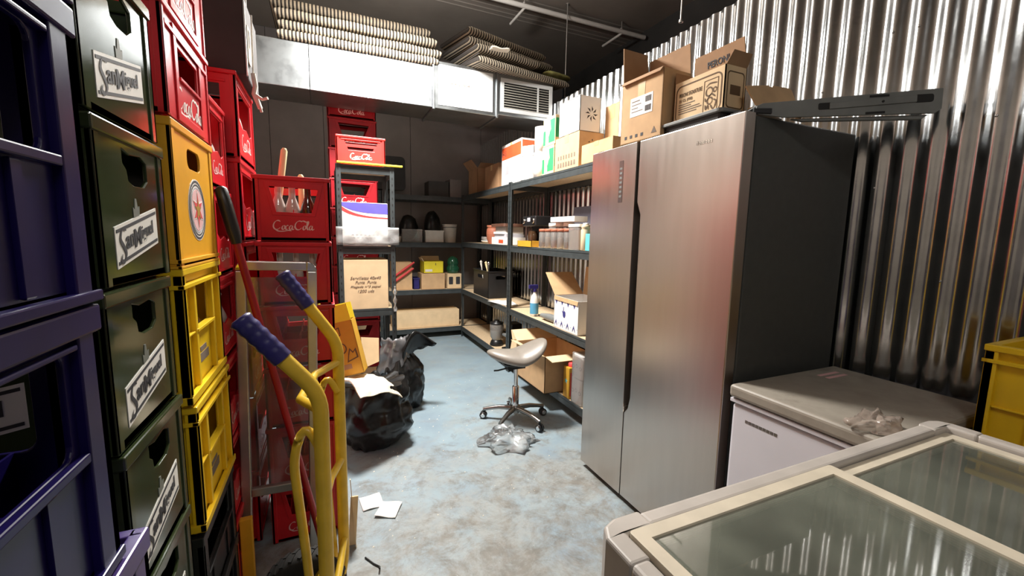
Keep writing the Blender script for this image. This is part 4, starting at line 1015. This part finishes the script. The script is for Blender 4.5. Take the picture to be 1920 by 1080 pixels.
b = MB(); b.plate(rect(0, .29, 0, .33), [], frame((0, 0, 0), (0, -1, 0), (.10, 0, 1)), .012); tag(b.build('black_board', 'grey_card', None, .002, (1.84, 2.995, Z2+.004)), 'plain dark grey board standing behind the jars', 'board')
# third deck
t = thing('plastic_crate', 'black plastic crate with utensils on the third shelf', 'crate', (1.77, 4.55, Z3))
b = MB()
for f in ('-y', '+x', '+y', '-x'):
    w_ = .30 if 'y' in f else .50; b.plate(rect(0, w_, 0, .30), [rrect(w_*.3, w_*.7, .21, .25, .015)], face_frame((.30, .50, .30), f), .006)
b.box(-.15, .15, -.25, .25, 0, .006); b.build('body', 'black_plastic', t, .002)
b = MB(); b.plate(rect(-.158, .158, -.258, .258), [rect(-.142, .142, -.242, .242)], frame((0, 0, .302), (1, 0, 0), (0, 1, 0)), .012); b.build('rim', 'black_plastic', t, .003)
for k, (y, a) in enumerate(((4.62, .3), (4.50, -.25), (4.40, .5))):
    b = MB(); b.tube([(0, 0, 0), (-.02, a*.2, .30), (-.025, a*.25, .36)], [.005, .006, .014], 8); b.lathe([(.0, -.02), (.02, 0), (0, .02)], 10, (-.025, a*.25, .375)); tag(b.build('utensil', ('cloth_white', 'aluminium', 'wood_handle')[k], None, loc=(1.70, y, Z3+.008)), ('white ladle standing in the black crate', 'metal spoon standing in the black crate', 'wooden spoon standing in the black crate')[k], 'utensil')
for k, (x, y, r) in enumerate(((1.66, 4.02, .2), (1.70, 3.94, -.15))):
    b = MB(); b.box(-.07, .07, -.15, .15, 0, .003+.002*k); o = b.build('paper_sheet', 'white_paper', None, loc=(x, y, Z3+.004*k)); o.rotation_euler = (0, 0, r); tag(o, ('white paper sheet at the shelf edge before the black crate', 'white paper sheet overlapping the other on third shelf')[k], 'paper')
t = thing('spray_bottle', 'white and blue spray bottle on the third shelf', 'bottle', (1.665, 3.26, Z3))
b = MB(); b.lathe([(.034, 0), (.038, .008), (.038, .13), (.030, .17), (.016, .20), (.015, .215)], 18); b.build('body', 'decal_white', t)
b = MB(); b.lathe([(.0385, .02), (.0385, .115)], 18); b.build('label_band', 'spray_blue', t)
b = MB(); b.lathe([(.019, .213), (.019, .24)], 12); b.box(-.055, .03, -.012, .012, .24, .275); b.bar((-.04, 0, .24), (-.025, 0, .205), .012, .006); b.build('trigger', 'grip_blue', t, .003)
t = thing('hot_air_gun', 'grey and black power tool lying beside the spray bottle', 'tool', (1.68, 2.98, Z3))
b = MB(); b.tube([(-.02, .13, .032), (-.01, .02, .034), (0, -.08, .034), (.0, -.11, .034)], [.018, .03, .034, .026], 12); b.build('barrel', 'grey_plastic', t)
b = MB(); b.tube([(0, -.03, .03), (.06, -.05, .026), (.11, -.06, .024)], [.022, .019, .022], 10); b.build('handle', 'grey_plastic', t)
b = MB(); b.tube([(-.0, -.11, .034), (-.0, -.15, .034)], [.02, .022], 10); b.build('nozzle', 'black_plastic', t)
b = MB(); b.tube([(.11, -.06, .02), (.14, .0, .008), (.10, .09, .006), (.02, .19, .006), (-.03, .25, .006)], .004, 6); b.build('cable', 'black_plastic', t)
NB = (.26, .355, .245)
c = carton('open white box with navy chevrons and hand symbol on third shelf', (1.745, 2.645, Z3), NB, -.02, 'white_card', flaps={'+y': (48, .24), '+x': (4, .22), '-x': (176, .03)}, flapm='cardboard')
for k in range(4):
    u = .035+.088*k; z0 = .245-.012
    for ud, vv, sgn in ((u, z0, -1), (u, .012, 1)): pt(c, 'ink_navy', '-x', [[(ud-.018, vv), (ud, vv+sgn*.030), (ud+.018, vv), (ud+.018, vv+sgn*.016), (ud, vv+sgn*.052), (ud-.018, vv+sgn*.016)][::sgn]], .001, 'chevron')
    pt(c, 'ink_navy', '-x', [circ(u+.044, z0-.026, .003, 8), circ(u+.044, .040, .003, 8)], .001, 'dot')
g = [(.14, .105), (.135, .125), (.125, .14), (.131, .146), (.142, .133), (.143, .175), (.151, .176), (.153, .142), (.160, .146), (.168, .143), (.176, .138), (.178, .115), (.168, .095), (.15, .095)]
pt(c, 'ink_navy', '-x', [g], .001, 'hand_symbol')
# bottom deck
t = thing('glass_blender', 'glass blender jug with black base on the bottom shelf', 'blender', (1.68, 4.18, Z4))
b = MB(); b.lathe([(.07, 0), (.075, .01), (.06, .05), (.05, .06)], 18); b.build('base', 'black_plastic', t)
b = MB(); b.lathe([(.05, .062), (.07, .10), (.075, .22), (.07, .235)], 18); b.build('jug', 'clear_jar', t)
b = MB(); b.lathe([(.048, .064), (.066, .10), (.07, .17)], 16); b.build('contents', 'cloth_white', t)
b = MB(); b.lathe([(.074, .237), (.074, .255), (.03, .26), (.03, .28)], 18); b.build('lid', 'black_plastic', t)
t = thing('coffee_grinder', 'tall black kitchen machine beside the blender jug', 'appliance', (1.74, 3.90, Z4))
b = MB(); b.box(-.08, .08, -.09, .09, 0, .03); b.box(-.04, .08, -.08, .08, .03, .30); b.build('body', 'black_plastic', t, .012, seg=3)
b = MB(); b.box(-.085, -.0405, -.06, .06, .16, .18); b.box(-.0425, -.0405, -.03, .03, .22, .26); b.build('spout', 'grey_plastic', t, .003)
b = MB(); b.tube([(0, 0, .004), (-.03, -.05, .004), (-.05, -.02, .004), (-.02, .03, .004)], .004, 6); tag(b.build('cable_loop', 'black_plastic', None, loc=(1.65, 3.68, Z4)), 'black cable loop on the bottom shelf beside the open box', 'cable')
c = carton('open cardboard box with loose white scraps on the bottom shelf', (1.76, 3.44, Z4), (.30, .32, .20), 0, 'cardboard_light', flaps={'+y': (30, .10), '-x': (168, .10)}, flapm='cardboard_light')
pt(c, 'ink_soft', '-x', [rect(.05, .20, .09, .095), rect(.05, .18, .075, .08), rect(.05, .14, .06, .065)])
rnd = random.Random(4)
for k in range(6):
    b = MB(); a = rnd.uniform(-.5, .5); b.tube([(0, 0, 0), (.05*math.cos(a), .12*math.sin(a)+.03, .02), (.10*math.cos(a), -.10+.05*k*.3, .025)], [.008, .013, .009], 7)
    tag(b.build('paper_scrap', 'white_paper', None, loc=(1.66+.03*k, 3.50-.05*k, Z4+.165+.006*(k % 3))), ('white twisted paper scrap in the open box, farthest', 'white twisted paper scrap in the open box, second farthest', 'white paper scrap in the middle of the open box', 'white paper scrap leaning over in the open box', 'white paper scrap near the front of the open box', 'white paper scrap nearest in the open box')[k], 'paper')
c = carton('large brown cardboard box overhanging the bottom shelf behind the stool', (1.685, 2.965, Z4), (.40, .52, .29), 0, 'cardboard', flaps={'+y': (60, .14), '-y': (100, .10), '-x': (75, .06)}, flapm='cardboard_light')
c = carton('small orange carton with red cap on the bottom shelf', (1.655, 2.59, Z4), (.10, .08, .235), 0, 'amber_card', tape=False, name='drink_carton')
b = MB(); b.lathe([(.03, .235), (.03, .26), (.02, .265)], 14); b.build('cap', 'ink_red', c[0]); pt(c, 'teal', '-x', [star_poly(.04, .13, .022, .009)]); pt(c, 'ink_red', '-y', [rect(.01, .09, .02, .2)])
t = thing('wrapped_pack', 'shrink wrapped white pack on the bottom shelf beside the fridge', 'pack', (1.69, 2.46, Z4))
b = MB(); b.plate(rrect(-.08, .08, -.075, .075, .03), [], frame((0, 0, .185), (1, 0, 0), (0, 1, 0)), .185); b.plate(rrect(-.075, .075, -.07, .07, .03), [], frame((0, 0, .36), (1, 0, 0), (0, 1, 0)), .17); b.build('packs', 'white_paper', t, .012, seg=3)
for z in (.09, .27):
    b = MB()
    for k in range(3): b.plate(circ(-.045+.045*k, z+.01*(k % 2), .014, 14), [circ(-.045+.045*k, z+.01*(k % 2), .010, 12)], frame((-.0808, 0, 0), (0, -1, 0), (0, 0, 1)), .001)
    b.build('print', 'ink_grey', t)
b = MB(); b.plate(rrect(-.084, .084, -.079, .079, .03), [], frame((0, 0, .366), (1, 0, 0), (0, 1, 0)), .366); b.build('wrap', 'clear_jar', t, .012)

# ================================================================== SMALL SHELF CONTENTS
c = carton('white box with blue and red wave print on the small shelf', (.268, 3.56, SZ[2]+.001), (.355, .30, .33), 0, 'white_card', tape=False)
w_ = .355
def wv(u, a0): return a0-.075*(1-math.exp(-4.2*u/w_))
us = [w_*k/14 for k in range(15)]
pt(c, 'ink_blue', '-y', [[(.012, .318)]+[(max(.012, u), wv(u, .322)) for u in us[1:]]+[(w_-.002, .326), (.012, .328)]], .0010, 'wave')
pt(c, 'ink_red', '-y', [[(u, wv(u, .287)) for u in us]+[(u, wv(u, .287)+.008+.024*(1-u/w_)**2) for u in reversed(us)]], .0010, 'wave')
for k in range(8): pt(c, 'ink_grey', '-y', [rect(.09+.03*k, .105+.03*k, .085, .091), rect(.10+.03*k, .112+.03*k, .064, .069)])
b = MB(); b.grid(lambda i, j: Vector((.455*i/24, -.004*math.sin(i*.9)*math.sin(j*1.1), .135*j/8)), 25, 9)
o = b.build('shrink_wrap_band', 'clear_bag', None, loc=(.07, 3.385, SZ[2]+.012)); s_ = o.modifiers.new('thick', 'SOLIDIFY'); s_.thickness = .002; tag(o, 'crinkled clear plastic band around the small shelf front', 'plastic wrap')
c = carton('closed brown box with handwriting on the small shelf', (.268, 3.57, SZ[1]+.001), (.345, .32, .385), 0, 'cardboard_light')
for s_, v_, ww in (('Servilletas 40x40', .245, .225), ('Punta  Punta', .212, .155), ('Plegada n°3 papel', .176, .225), ('1200 uds', .143, .12)): ptx(c, 'ink_soft', '-y', s_, .178, v_, ww, .022, .0, .3, 'handwriting')
b = MB(); b.grid(lambda i, j: Vector((.012*math.cos(j*math.pi/4)*(1+.5*math.sin(i*1.3)), .012*math.sin(j*math.pi/4)*(1+.4*math.cos(i*1.7)), .20*i/14)), 15, 9)
tag(b.build('twisted_plastic', 'clear_bag', None, loc=(.487, 3.378, .72)), 'torn twisted plastic hanging on the right post of small shelf', 'plastic wrap')

# ================================================================== BACK SHELVES
ZB = [z+.003 for z in BZ]
t = thing('monitor', 'black rounded screen back standing on the back shelf', 'monitor', (.66, 5.40, ZB[3]))
b = MB(); b.plate(rrect(-.27, .27, .06, .47, .05), [], frame((0, 0, 0), (1, 0, 0), (0, .08, 1)), .04); b.build('screen', 'black_plastic', t, .004)
b = MB(); b.box(-.12, .12, -.05, .12, 0, .012); b.bar((0, .06, .01), (0, .06, .12), .06, .02); b.build('stand', 'black_plastic', t)
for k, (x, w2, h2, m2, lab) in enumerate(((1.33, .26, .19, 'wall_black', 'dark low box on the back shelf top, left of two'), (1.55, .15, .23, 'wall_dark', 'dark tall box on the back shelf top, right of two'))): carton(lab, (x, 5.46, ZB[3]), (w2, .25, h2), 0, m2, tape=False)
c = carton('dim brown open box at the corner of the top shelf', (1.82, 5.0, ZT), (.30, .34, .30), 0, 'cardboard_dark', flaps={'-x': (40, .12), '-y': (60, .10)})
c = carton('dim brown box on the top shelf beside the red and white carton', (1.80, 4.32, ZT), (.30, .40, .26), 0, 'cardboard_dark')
def blob(name, label, cat, loc, rx, ry, rz_, m, seed, amp=.15):
    b = MB(); n = 20
    def f(i, j):
        a = 2*math.pi*i/n; q = math.pi*j/12; v = Vector((math.sin(q)*math.cos(a), math.sin(q)*math.sin(a), math.cos(q)))
        d = 1+amp*noise.noise(v*2+Vector((seed, 0, 0)))+amp*.5*noise.noise(v*5+Vector((0, seed, 0)))
        return Vector((rx*v.x*d, ry*v.y*d, max(0.001, rz_+rz_*v.z*d)))
    b.grid(f, n, 13, True, True); return tag(b.build(name, m, None, loc=loc), label, cat)
def bin_box(label, x, y, z, w2, d2, h2, m):
    t = thing('storage_bin', label, 'bin', (x, y, z)); b = MB(); s_ = (w2, d2, h2)
    for f in ('-y', '+x', '+y', '-x'):
        q = w2 if 'y' in f else d2; b.plate(rect(0, q, 0, h2), [], face_frame(s_, f), .004)
    b.box(-w2/2, w2/2, -d2/2, d2/2, 0, .004); b.build('body', m, t)
    b = MB(); b.plate(rect(-w2/2-.006, w2/2+.006, -d2/2-.006, d2/2+.006), [rect(-w2/2+.006, w2/2-.006, -d2/2+.006, d2/2-.006)], frame((0, 0, h2+.002), (1, 0, 0), (0, 1, 0)), .014); b.build('rim', m, t, .002)
bin_box('smoky clear bin on the back shelf holding black bags', .985, 5.42, ZB[2], .25, .24, .16, 'clear_jar')
bin_box('white bin on the back shelf under a black bag', 1.265, 5.42, ZB[2], .235, .24, .15, 'decal_white')
blob('black_bag', 'round black bag stuffed in the smoky clear bin', 'bag', (.96, 5.42, ZB[2]+.01), .118, .112, .165, 'bag_black', 2, .1)
blob('black_bag', 'round black bag stuffed in the white bin', 'bag', (1.262, 5.42, ZB[2]+.01), .107, .108, .195, 'bag_black', 5, .1)
t = thing('white_bucket', 'white bucket on the back shelf beside the white bin', 'bucket', (1.49, 5.42, ZB[2]))
b = MB(); b.lathe([(.08, 0), (.095, .22), (.099, .225), (.099, .235), (.09, .235), (.076, .01), (0, .01)], 22); b.build('body', 'cloth_white', t)
b = MB(); b.lathe([(.097, .19), (.1, .195), (.097, .2)], 22); b.build('band', 'grey_plastic', t)
for k in range(2):
    b = MB(); b.lathe([(.03, 0), (.04, .05), (.042, .07), (.036, .07), (.03, .01)], 14); tag(b.build('small_pot', 'cloth_white', None, loc=(.735+.085*k, 5.36, ZB[2])), ('small white pot at the left on the back shelf', 'small white pot next to the smoky bin')[k], 'pot')
c = carton('brown carton with red stick beside the small shelf', (.86, 5.42, ZB[1]), (.235, .24, .345), 0, 'cardboard')
for k in range(2):
    b = MB(); b.tube([(0, 0, 0), (.17, -.0, .12), (.27, 0, .19)], [.012, .016, .012], 8); tag(b.build('red_tube', 'ink_red', None, loc=(.72+.01*k, 5.275-.0*k, ZB[1]+.08+.075*k)), ('lower red tube in front of the brown carton', 'upper red tube in front of the brown carton')[k], 'tube')
carton('brown box with white sticker on the back shelf', (1.24, 5.40, ZB[1]), (.30, .25, .20), 0, 'cardboard'); 
c = carton('pale yellow box stacked on the sticker box', (1.25, 5.41, ZB[1]+.202), (.255, .22, .15), 0, 'yellow_card', flaps={'+y': (10, .06), '-x': (30, .05)}, flapm='cardboard_light'); pt(c, 'decal_white', '-y', [rect(.02, .11, .02, .05)]); pt(c, 'ink_black', '-y', [rect(.15, .158, .10, .13)])
c = carton('small cream box under the green jar', (1.525, 5.40, ZB[1]), (.19, .2, .19), 0, 'cardboard_light', tape=False); pt(c, 'ink_black', '-y', [rrect(.02, .075, .05, .15, .01), rrect(.115, .17, .05, .15, .01)])
t = thing('green_jar', 'shiny green glass jar standing on the cream box', 'jar', (1.53, 5.40, ZB[1]+.192))
b = MB(); b.lathe([(.07, 0), (.085, .02), (.09, .07), (.07, .10), (.072, .11)], 20); b.build('jar', 'bottle_green', t)
b = MB(); b.lathe([(.076, .111), (.08, .14), (.066, .19), (.03, .22), (0, .225)], 20); b.build('lid', 'bottle_green', t)
bin_box('blue dim bin between boxes on the back shelf', 1.035, 5.42, ZB[1], .075, .2, .14, 'grip_blue')
c = carton('long low brown carton on the bottom back shelf', (1.165, 5.43, ZB[0]), (.85, .26, .215), -.0, 'cardboard_light')

# ================================================================== HAND TRUCK
t = thing('hand_truck', 'yellow sack truck with dark blue grips standing by the crates', 'hand truck', (-.02, 1.29, 0))
def arc(pts, n=5): 
    P = [Vector(p) for p in pts]; out = [P[0]]
    for i in range(1, len(P)-1):
        a = P[i]+(P[i-1]-P[i]).normalized()*.05; c = P[i]+(P[i+1]-P[i]).normalized()*.05
        for k in range(n+1): s_ = k/n; out.append(a*(1-s_)**2+P[i]*2*s_*(1-s_)+c*s_*s_)
    return out+[P[-1]]
for dy, dx, gz in ((-.21, 0.005, (1.137, .945)), (.21, .055, (1.198, .965))):
    base_x = dx-.012
    top = Vector((base_x-.152, dy, gz[0])); bend = Vector((base_x+.002, dy, gz[1]))
    b = MB(); b.tube(arc([(base_x-.02, dy*.72, .13), (base_x, dy, .17), bend, top]), .0185, 14); r_ = b.build('rail', 'hand_yellow', t)
    d_ = (bend-top).normalized(); b = MB(); pts = []; rs = []
    for k in range(25): pts.append(top+d_*(-.006+.130*k/24)); rs.append(.0235+.0012*math.sin(k*1.35) if k < 22 else .0235)
    rs[0] = .018; b.tube(pts, rs, 16); b.build('grip', 'grip_blue', r_)
    b = MB(); b.tube(arc([(base_x-.005, dy*.92, .80), (base_x-.035, dy*.88, .87), (base_x-.066, dy*.87, .78), (base_x-.045, dy*.86, .5), (base_x-.03, dy*.82, .2)]), .011, 10); b.build('brace_loop', 'hand_yellow', t)
for z, bw in ((.90, -.055), (.55, -.02), (.25, 0)):
    b = MB(); b.tube([(-.005, -.205, z), (.0+bw, -.1, z-.004), (.015+bw, 0, z-.004), (.03+bw, .1, z-.004), (.045, .205, z)], .012, 10); b.build('cross_bar', 'hand_yellow', t)
b = MB(); b.tube([(-.085, -.20, .13), (-.085, .22, .13)], .010, 10); b.build('axle', 'steel_dark', t)
b = MB(); b.box(.0, .22, -.19, .19, .008, .014); b.box(.0, .006, -.19, .19, .014, .16); b.build('toe_plate', 'hand_yellow', t, .002)
for s_ in (-1, 1):
    b = MB(); b.bar((-.085, s_*.13, .13), (.0, s_*.13, .25), .03, .006); b.build('wheel_bracket', 'hand_yellow', t)
    w2 = MB(); M_ = frame((-.085, s_*.175, .13), (1, 0, 0), (0, 0, 1))
    w2.lathe([(.075, -.030), (.105, -.035), (.122, -.028), (.130, -.012), (.130, .012), (.122, .028), (.105, .035), (.075, .030)], 32, M=M_); wh = w2.build('wheel', 'tyre', t)
    b = MB(); b.lathe([(.02, -.04), (.03, -.03), (.074, -.024), (.078, -.015), (.078, .015), (.074, .024), (.03, .03), (.02, .04)], 24, M=M_); b.build('hub', 'grey_plastic', wh)
    b = MB()
    for k in range(28):
        a = 2*math.pi*k/28
        for q in (-1, 1): b.bar(M_ @ Vector((.131*math.cos(a), .131*math.sin(a), q*.002)), M_ @ Vector((.126*math.cos(a+.1*q), .126*math.sin(a+.1*q), q*.024)), .012, .006, up=M_.to_3x3() @ Vector((math.cos(a), math.sin(a), 0)))
    b.build('tread', 'tyre', wh)

# ================================================================== SIGN FRAME, POLE
t = thing('sign_frame', 'aluminium pavement sign frame with clear sheet before the red crates', 'sign', (-.205, 1.80, 0)); t.rotation_euler = (0, .028, 0)
W2, Z0_, Z1_ = .135, .30, 1.222
for s_ in (-1, 1):
    b = MB(); b.box(*sorted((s_*W2, s_*(W2-.034))), -.012, .012, .0, Z1_-.036); b.build('post', 'aluminium', t, .004)
for z0, z1, nm in ((Z1_-.034, Z1_, 'top_rail'), (Z0_, Z0_+.034, 'bottom_rail')):
    b = MB(); b.box(-W2+.034, W2-.034, -.012, .012, z0, z1); b.build(nm, 'aluminium', t, .004)
for s_ in (-1, 1):
    b = MB(); F = frame((s_*(W2-.035), -.0125, Z1_-.035), (s_, 0, 0), (0, 0, 1)) if s_ > 0 else frame((-W2+.035, .0125, Z1_-.035), (-1, 0, 0), (0, 0, 1))
    b.plate([(0, 0), (.036, 0)]+[(.036*math.cos(math.radians(9*k)), .036*math.sin(math.radians(9*k))) for k in range(1, 11)], [], F, .025); b.build('corner', 'chrome', t, .003)
b = MB(); b.box(-W2+.03, W2-.03, -.002, .001, Z0_+.03, Z1_-.06); b.build('sheet', 'clear_sheet', t)
t = thing('mop_pole', 'dark red mop pole with black grip leaning on the crates', 'pole', (-.045, 1.66, 0))
a_, c_ = Vector((.01, .05, .004)), Vector((-.262, -.01, 1.475)); d_ = c_-a_
b = MB(); b.tube([a_, a_+d_*.5, a_+d_*.89], .0125, 12); b.build('shaft', 'red_dark_plastic', t)
b = MB(); b.tube([a_+d_*.875, a_+d_*.90, a_+d_*.96, a_+d_*.995, a_+d_], [.016, .021, .021, .018, .009], 12); b.build('grip', 'black_plastic', t)
b = MB(); b.tube([a_+d_*.60, a_+d_*.61], .015, 12); b.build('ring', 'chrome', t)

# ================================================================== BIN BAGS
def bin_bag(label, loc, rx, ry, h, seed, taper=.75, lean=(0, 0), mouth=.5):
    b = MB(); n, mz = 64, 30
    def f(i, j):
        a = 2*math.pi*i/n; q = j/(mz-1); c, s_ = math.cos(a), math.sin(a)
        prof = (.80+.35*math.sin(min(1, q*1.5)*math.pi*.75)) if q < .75 else (.80+.35*math.sin(math.pi*.75))-(q-.75)/.25*(1.05-taper)
        prof *= min(1, .86+q*3)
        v = Vector((c*1.3, s_*1.3, q*2.0))
        d = .20*noise.noise(v*1.3+Vector((seed, 0, 0)))
        fo = abs(noise.noise(Vector((c*2.6+seed, s_*2.6, q*4.2)))); d += .22*fo-.06
        d += .10*abs(noise.noise(Vector((c*6+seed, s_*6, q*9))))
        r = prof*(1+d); sag = .02*noise.noise(v*2.5)
        return Vector((rx*r*c+lean[0]*q, ry*r*s_+lean[1]*q, h*q+(sag if j else 0)+(.05*h*noise.noise(Vector((c*2, s_*2, seed))) if q > .8 else 0)))
    b.grid(f, n, mz, True, True); top = [f(i, mz-1) for i in range(n)]
    cen = sum(top, Vector())/n
    # folded-in mouth
    b.grid(lambda i, j: top[i].lerp(cen-Vector((0, 0, .10*h)), j/5)+Vector((0, 0, .02*h*math.sin(i*1.7)*math.sin(j*.9))), n, 6, True, True)
    t = thing('bin_bag', label, 'bin bag', loc); b.build('film', 'bag_black', t); return t
b1 = bin_bag('full black bin bag with cardboard on top, nearer of two', (.245, 2.70, .0), .20, .195, .40, 3.1, .9)
b2 = bin_bag('tall black bin bag with silver mouth, farther of two', (.50, 3.19, .0), .155, .15, .43, 8.7, .62, (-.02, .02))
b = MB()
def wing(i, j):
    u, v = i/12, j/6
    return Vector((.0+.24*u, -.02+.05*math.sin(u*3), .38+.17*math.sin(min(1, u*2.2)*math.pi/2)-.06*u+(.20-.08*u)*(v-.5)*math.sin(math.pi*min(.97, .35+u*.6))+.02*noise.noise(Vector((u*4, v*4, 2)))))
b.grid(lambda i, j: wing(i, j)+Vector((0, -.05*(j/6)-.05, 0)), 13, 7); o = b.build('flap', 'bag_black', b2); s_ = o.modifiers.new('thick', 'SOLIDIFY'); s_.thickness = .012
b = MB()
def sil(i, j):
    a = -2.8+2.4*i/14; q = j/9; r = .15-.03*q+.035*noise.noise(Vector((i*.5, j*.5, 3)))
    return Vector((-.055+r*math.cos(a)*.85, .0+r*math.sin(a)*.8, .30+.27*q+.03*noise.noise(Vector((i*.6, j*.7, 9)))))
b.grid(sil, 15, 10); o = b.build('silver_mouth', 'bag_silver', b2); s_ = o.modifiers.new('thick', 'SOLIDIFY'); s_.thickness = .004
# things sticking out of the near bag
b = MB()
def sheet_fn(i, j):
    u, v = i/14-.5, j/12-.5; fold = .10*max(0, u-.22)+.14*max(0, -v-.25)
    return Vector((.30*u, .25*v, -.55*abs(v+.02)*.12-.16*max(0, u-.12)+.05*max(0, -.25-u)+.012*noise.noise(Vector((u*5, v*5, 4)))-fold*.5))
b.grid(sheet_fn, 15, 13, smooth=False); o = b.build('cardboard_sheet', 'paper_cream', None, loc=(.225, 2.565, .475)); o.rotation_euler = (.16, .03, .5); s_ = o.modifiers.new('thick', 'SOLIDIFY'); s_.thickness = .006
tag(o, 'cream flattened carton sheet lying on the near bin bag', 'cardboard')
b = MB(); b.plate([(0, 0), (.10, .01), (.13, .16), (.02, .20)], [], frame((0, 0, 0), (.9, .1, .2), (-.15, .3, .95)), .005); tag(b.build('cardboard_piece', 'cardboard_light', None, loc=(.20, 2.80, .46)), 'torn beige cardboard piece standing behind the yellow box', 'cardboard')
YB_ = (.15, .11, .33)
t, sz = carton('bright yellow box with drawn symbols standing on the bin bag', (.130, 2.665, .48), YB_, 0, 'amber_card', flaps={'-x': (14, .13), '-y': (-6, .10), '+y': (12, .10)}, flapm='yellow_card', tape=False)
t.rotation_euler = (-.05, -.22, -.25)
F = face_frame(YB_, '-y')
for outer, hole in (([(.03, .24), (.07, .25), (.07, .30), (.03, .29)], [(.035, .246), (.065, .254), (.065, .294), (.035, .285)]), (circ(.05, .17, .036, 20), circ(.05, .17, .029, 20)), ([(.07, .08), (.14, .10), (.135, .16), (.115, .14), (.10, .165), (.085, .13)], [(.08, .09), (.13, .105), (.128, .145), (.113, .13), (.101, .152), (.088, .12)])):
    g = MB(); g.plate(outer, [hole], shift(F, n=.001), .001); g.build('symbol', 'kraft_print', t)
decal('print', 'cardboard_dark', t, F, [rect(.03, .09, .04, .07)], .001)

# ================================================================== FLOOR ITEMS
t = thing('saddle_stool', 'grey saddle stool with chrome column on five castors', 'stool', (1.215, 2.64, 0))
b = MB(); n, m2 = 40, 14
def seat(i, j):
    a = 2*math.pi*i/n; q = j/(m2-1); c, s_ = math.cos(a), math.sin(a)
    ph = math.pi*q; rr = math.sin(ph)**.62; zz = math.cos(ph)
    # local p: long axis u (front -> back), width v
    u = .215*c*rr; v = .17*s_*rr*(1-.28*(.5-.5*c*1.0))
    saddle = .30*u*u*8*(1.0 if u > 0 else .45)*.55-1.1*v*v
    z = .485+.042*zz*(1 if zz > 0 else 1.15)+saddle+.055*max(0, u)/.215
    return Vector((u*.93, u*-.25+v, z))
b.grid(seat, n, m2, True, True); b.build('seat', 'leather_taupe', t)
b = MB(); b.lathe([(.06, .418), (.10, .430), (.10, .436)], 20); b.box(-.075, .06, -.03, .03, .395, .42); b.build('seat_plate', 'black_plastic', t)
b = MB(); b.tube([(-.04, 0, .405), (-.13, .02, .385), (-.16, .025, .385)], .006, 8); b.build('lever', 'black_plastic', t)
b = MB(); b.lathe([(.024, .09), (.024, .26), (.021, .262)], 18); b.lathe([(.015, .262), (.015, .40)], 16); b.build('column', 'chrome', t)
b = MB(); b.lathe([(.036, .07), (.036, .11), (.026, .12)], 18); b.build('hub', 'steel_dark', t)
for k in range(5):
    a = math.radians(-68+72*k); c, s_ = math.cos(a), math.sin(a)
    b = MB(); b.tube([(.02*c, .02*s_, .098), (.12*c, .12*s_, .095), (.20*c, .20*s_, .078), (.235*c, .235*s_, .068)], [.02, .017, .014, .015], 8); l = b.build('leg', 'steel_dark', t)
    b = MB(); b.tube([(.235*c, .235*s_, .06), (.235*c, .235*s_, .045)], .007, 8)
    F = frame((.235*c, .235*s_, .026), (c, s_, 0), (0, 0, 1))
    for q in (-1, 1): b.lathe([(.012, -.009), (.024, -.008), (.026, -.004), (.026, .004), (.024, .008), (.012, .009)], 16, M=F @ Matrix.Translation((0, 0, q*.013)))
    ct = b.build('castor', 'black_plastic', l)
    b = MB()
    for q in (-1, 1): b.lathe([(.013, -.0015), (.018, 0), (.013, .0015)], 14, M=F @ Matrix.Translation((0, 0, q*.0225)))
    b.build('castor_ring', 'chrome', ct)
crumple('plastic_bag', 'crumpled clear plastic bag on the floor under the stool', 'bag', (1.03, 2.35, .002), .16, .12, .09, 'film_clear', 7.7, 40, .55)
for k, (x, y, r) in enumerate(((.165, 2.05, .1), (.235, 1.955, -.45))):
    b = MB(); b.grid(lambda i, j: Vector((.10*(i/6-.5), .115*(j/6-.5), .003+.004*math.sin(i*.8+k)*math.cos(j*.7))), 7, 7)
    o = b.build('napkin', 'white_paper', None, loc=(x, y, .002+.004*k)); o.rotation_euler = (0, 0, r); s_ = o.modifiers.new('thick', 'SOLIDIFY'); s_.thickness = .0015
    tag(o, ('white napkin on the floor, farther of two', 'white napkin on the floor, nearer of two')[k], 'napkin')
b = MB(); b.tube([(0, 0, .004), (.03, -.05, .004), (.05, -.075, .004), (.045, -.10, .02)], .0035, 6); b.build('wire', 'black_plastic', None, loc=(.105, 1.68, 0)); o = bpy.data.objects['wire']; tag(o, 'short bent black wire on the floor beside the hand truck', 'wire')
b = MB(); b.bar((0, 0, 0), (-.015, .02, .30), .012, .003); b.bar((-.015, .02, .0), (-.0, .02, .22), .006, .03); tag(b.build('broken_slat', 'cardboard_light', None, loc=(.075, 1.76, .002)), 'pale thin slat standing on the floor behind the hand truck', 'slat')
b = MB(); b.box(-.02, .02, -.012, .012, 0, .28); tag(b.build('orange_board', 'amber_plastic', None, .003, (-.305, 1.70, .0)), 'orange board end standing between dark crate and red crates', 'board')
# dirt crumbs
rnd = random.Random(11); b = MB()
for k in range(150):
    x, y = rnd.uniform(.1, 1.3), rnd.uniform(1.7, 3.6); s_ = rnd.uniform(.002, .006)
    b.add([(x-s_, y-s_, .0005), (x+s_, y-s_*.6, .0005), (x+s_*.4, y+s_, .0005), (x, y, s_*.7)], [(0, 1, 3), (1, 2, 3), (2, 0, 3), (0, 2, 1)])
o = b.build('floor_crumbs', 'cloth_white'); o['kind'] = 'stuff'; tag(o, 'small pale crumbs scattered over the blue floor', 'debris')
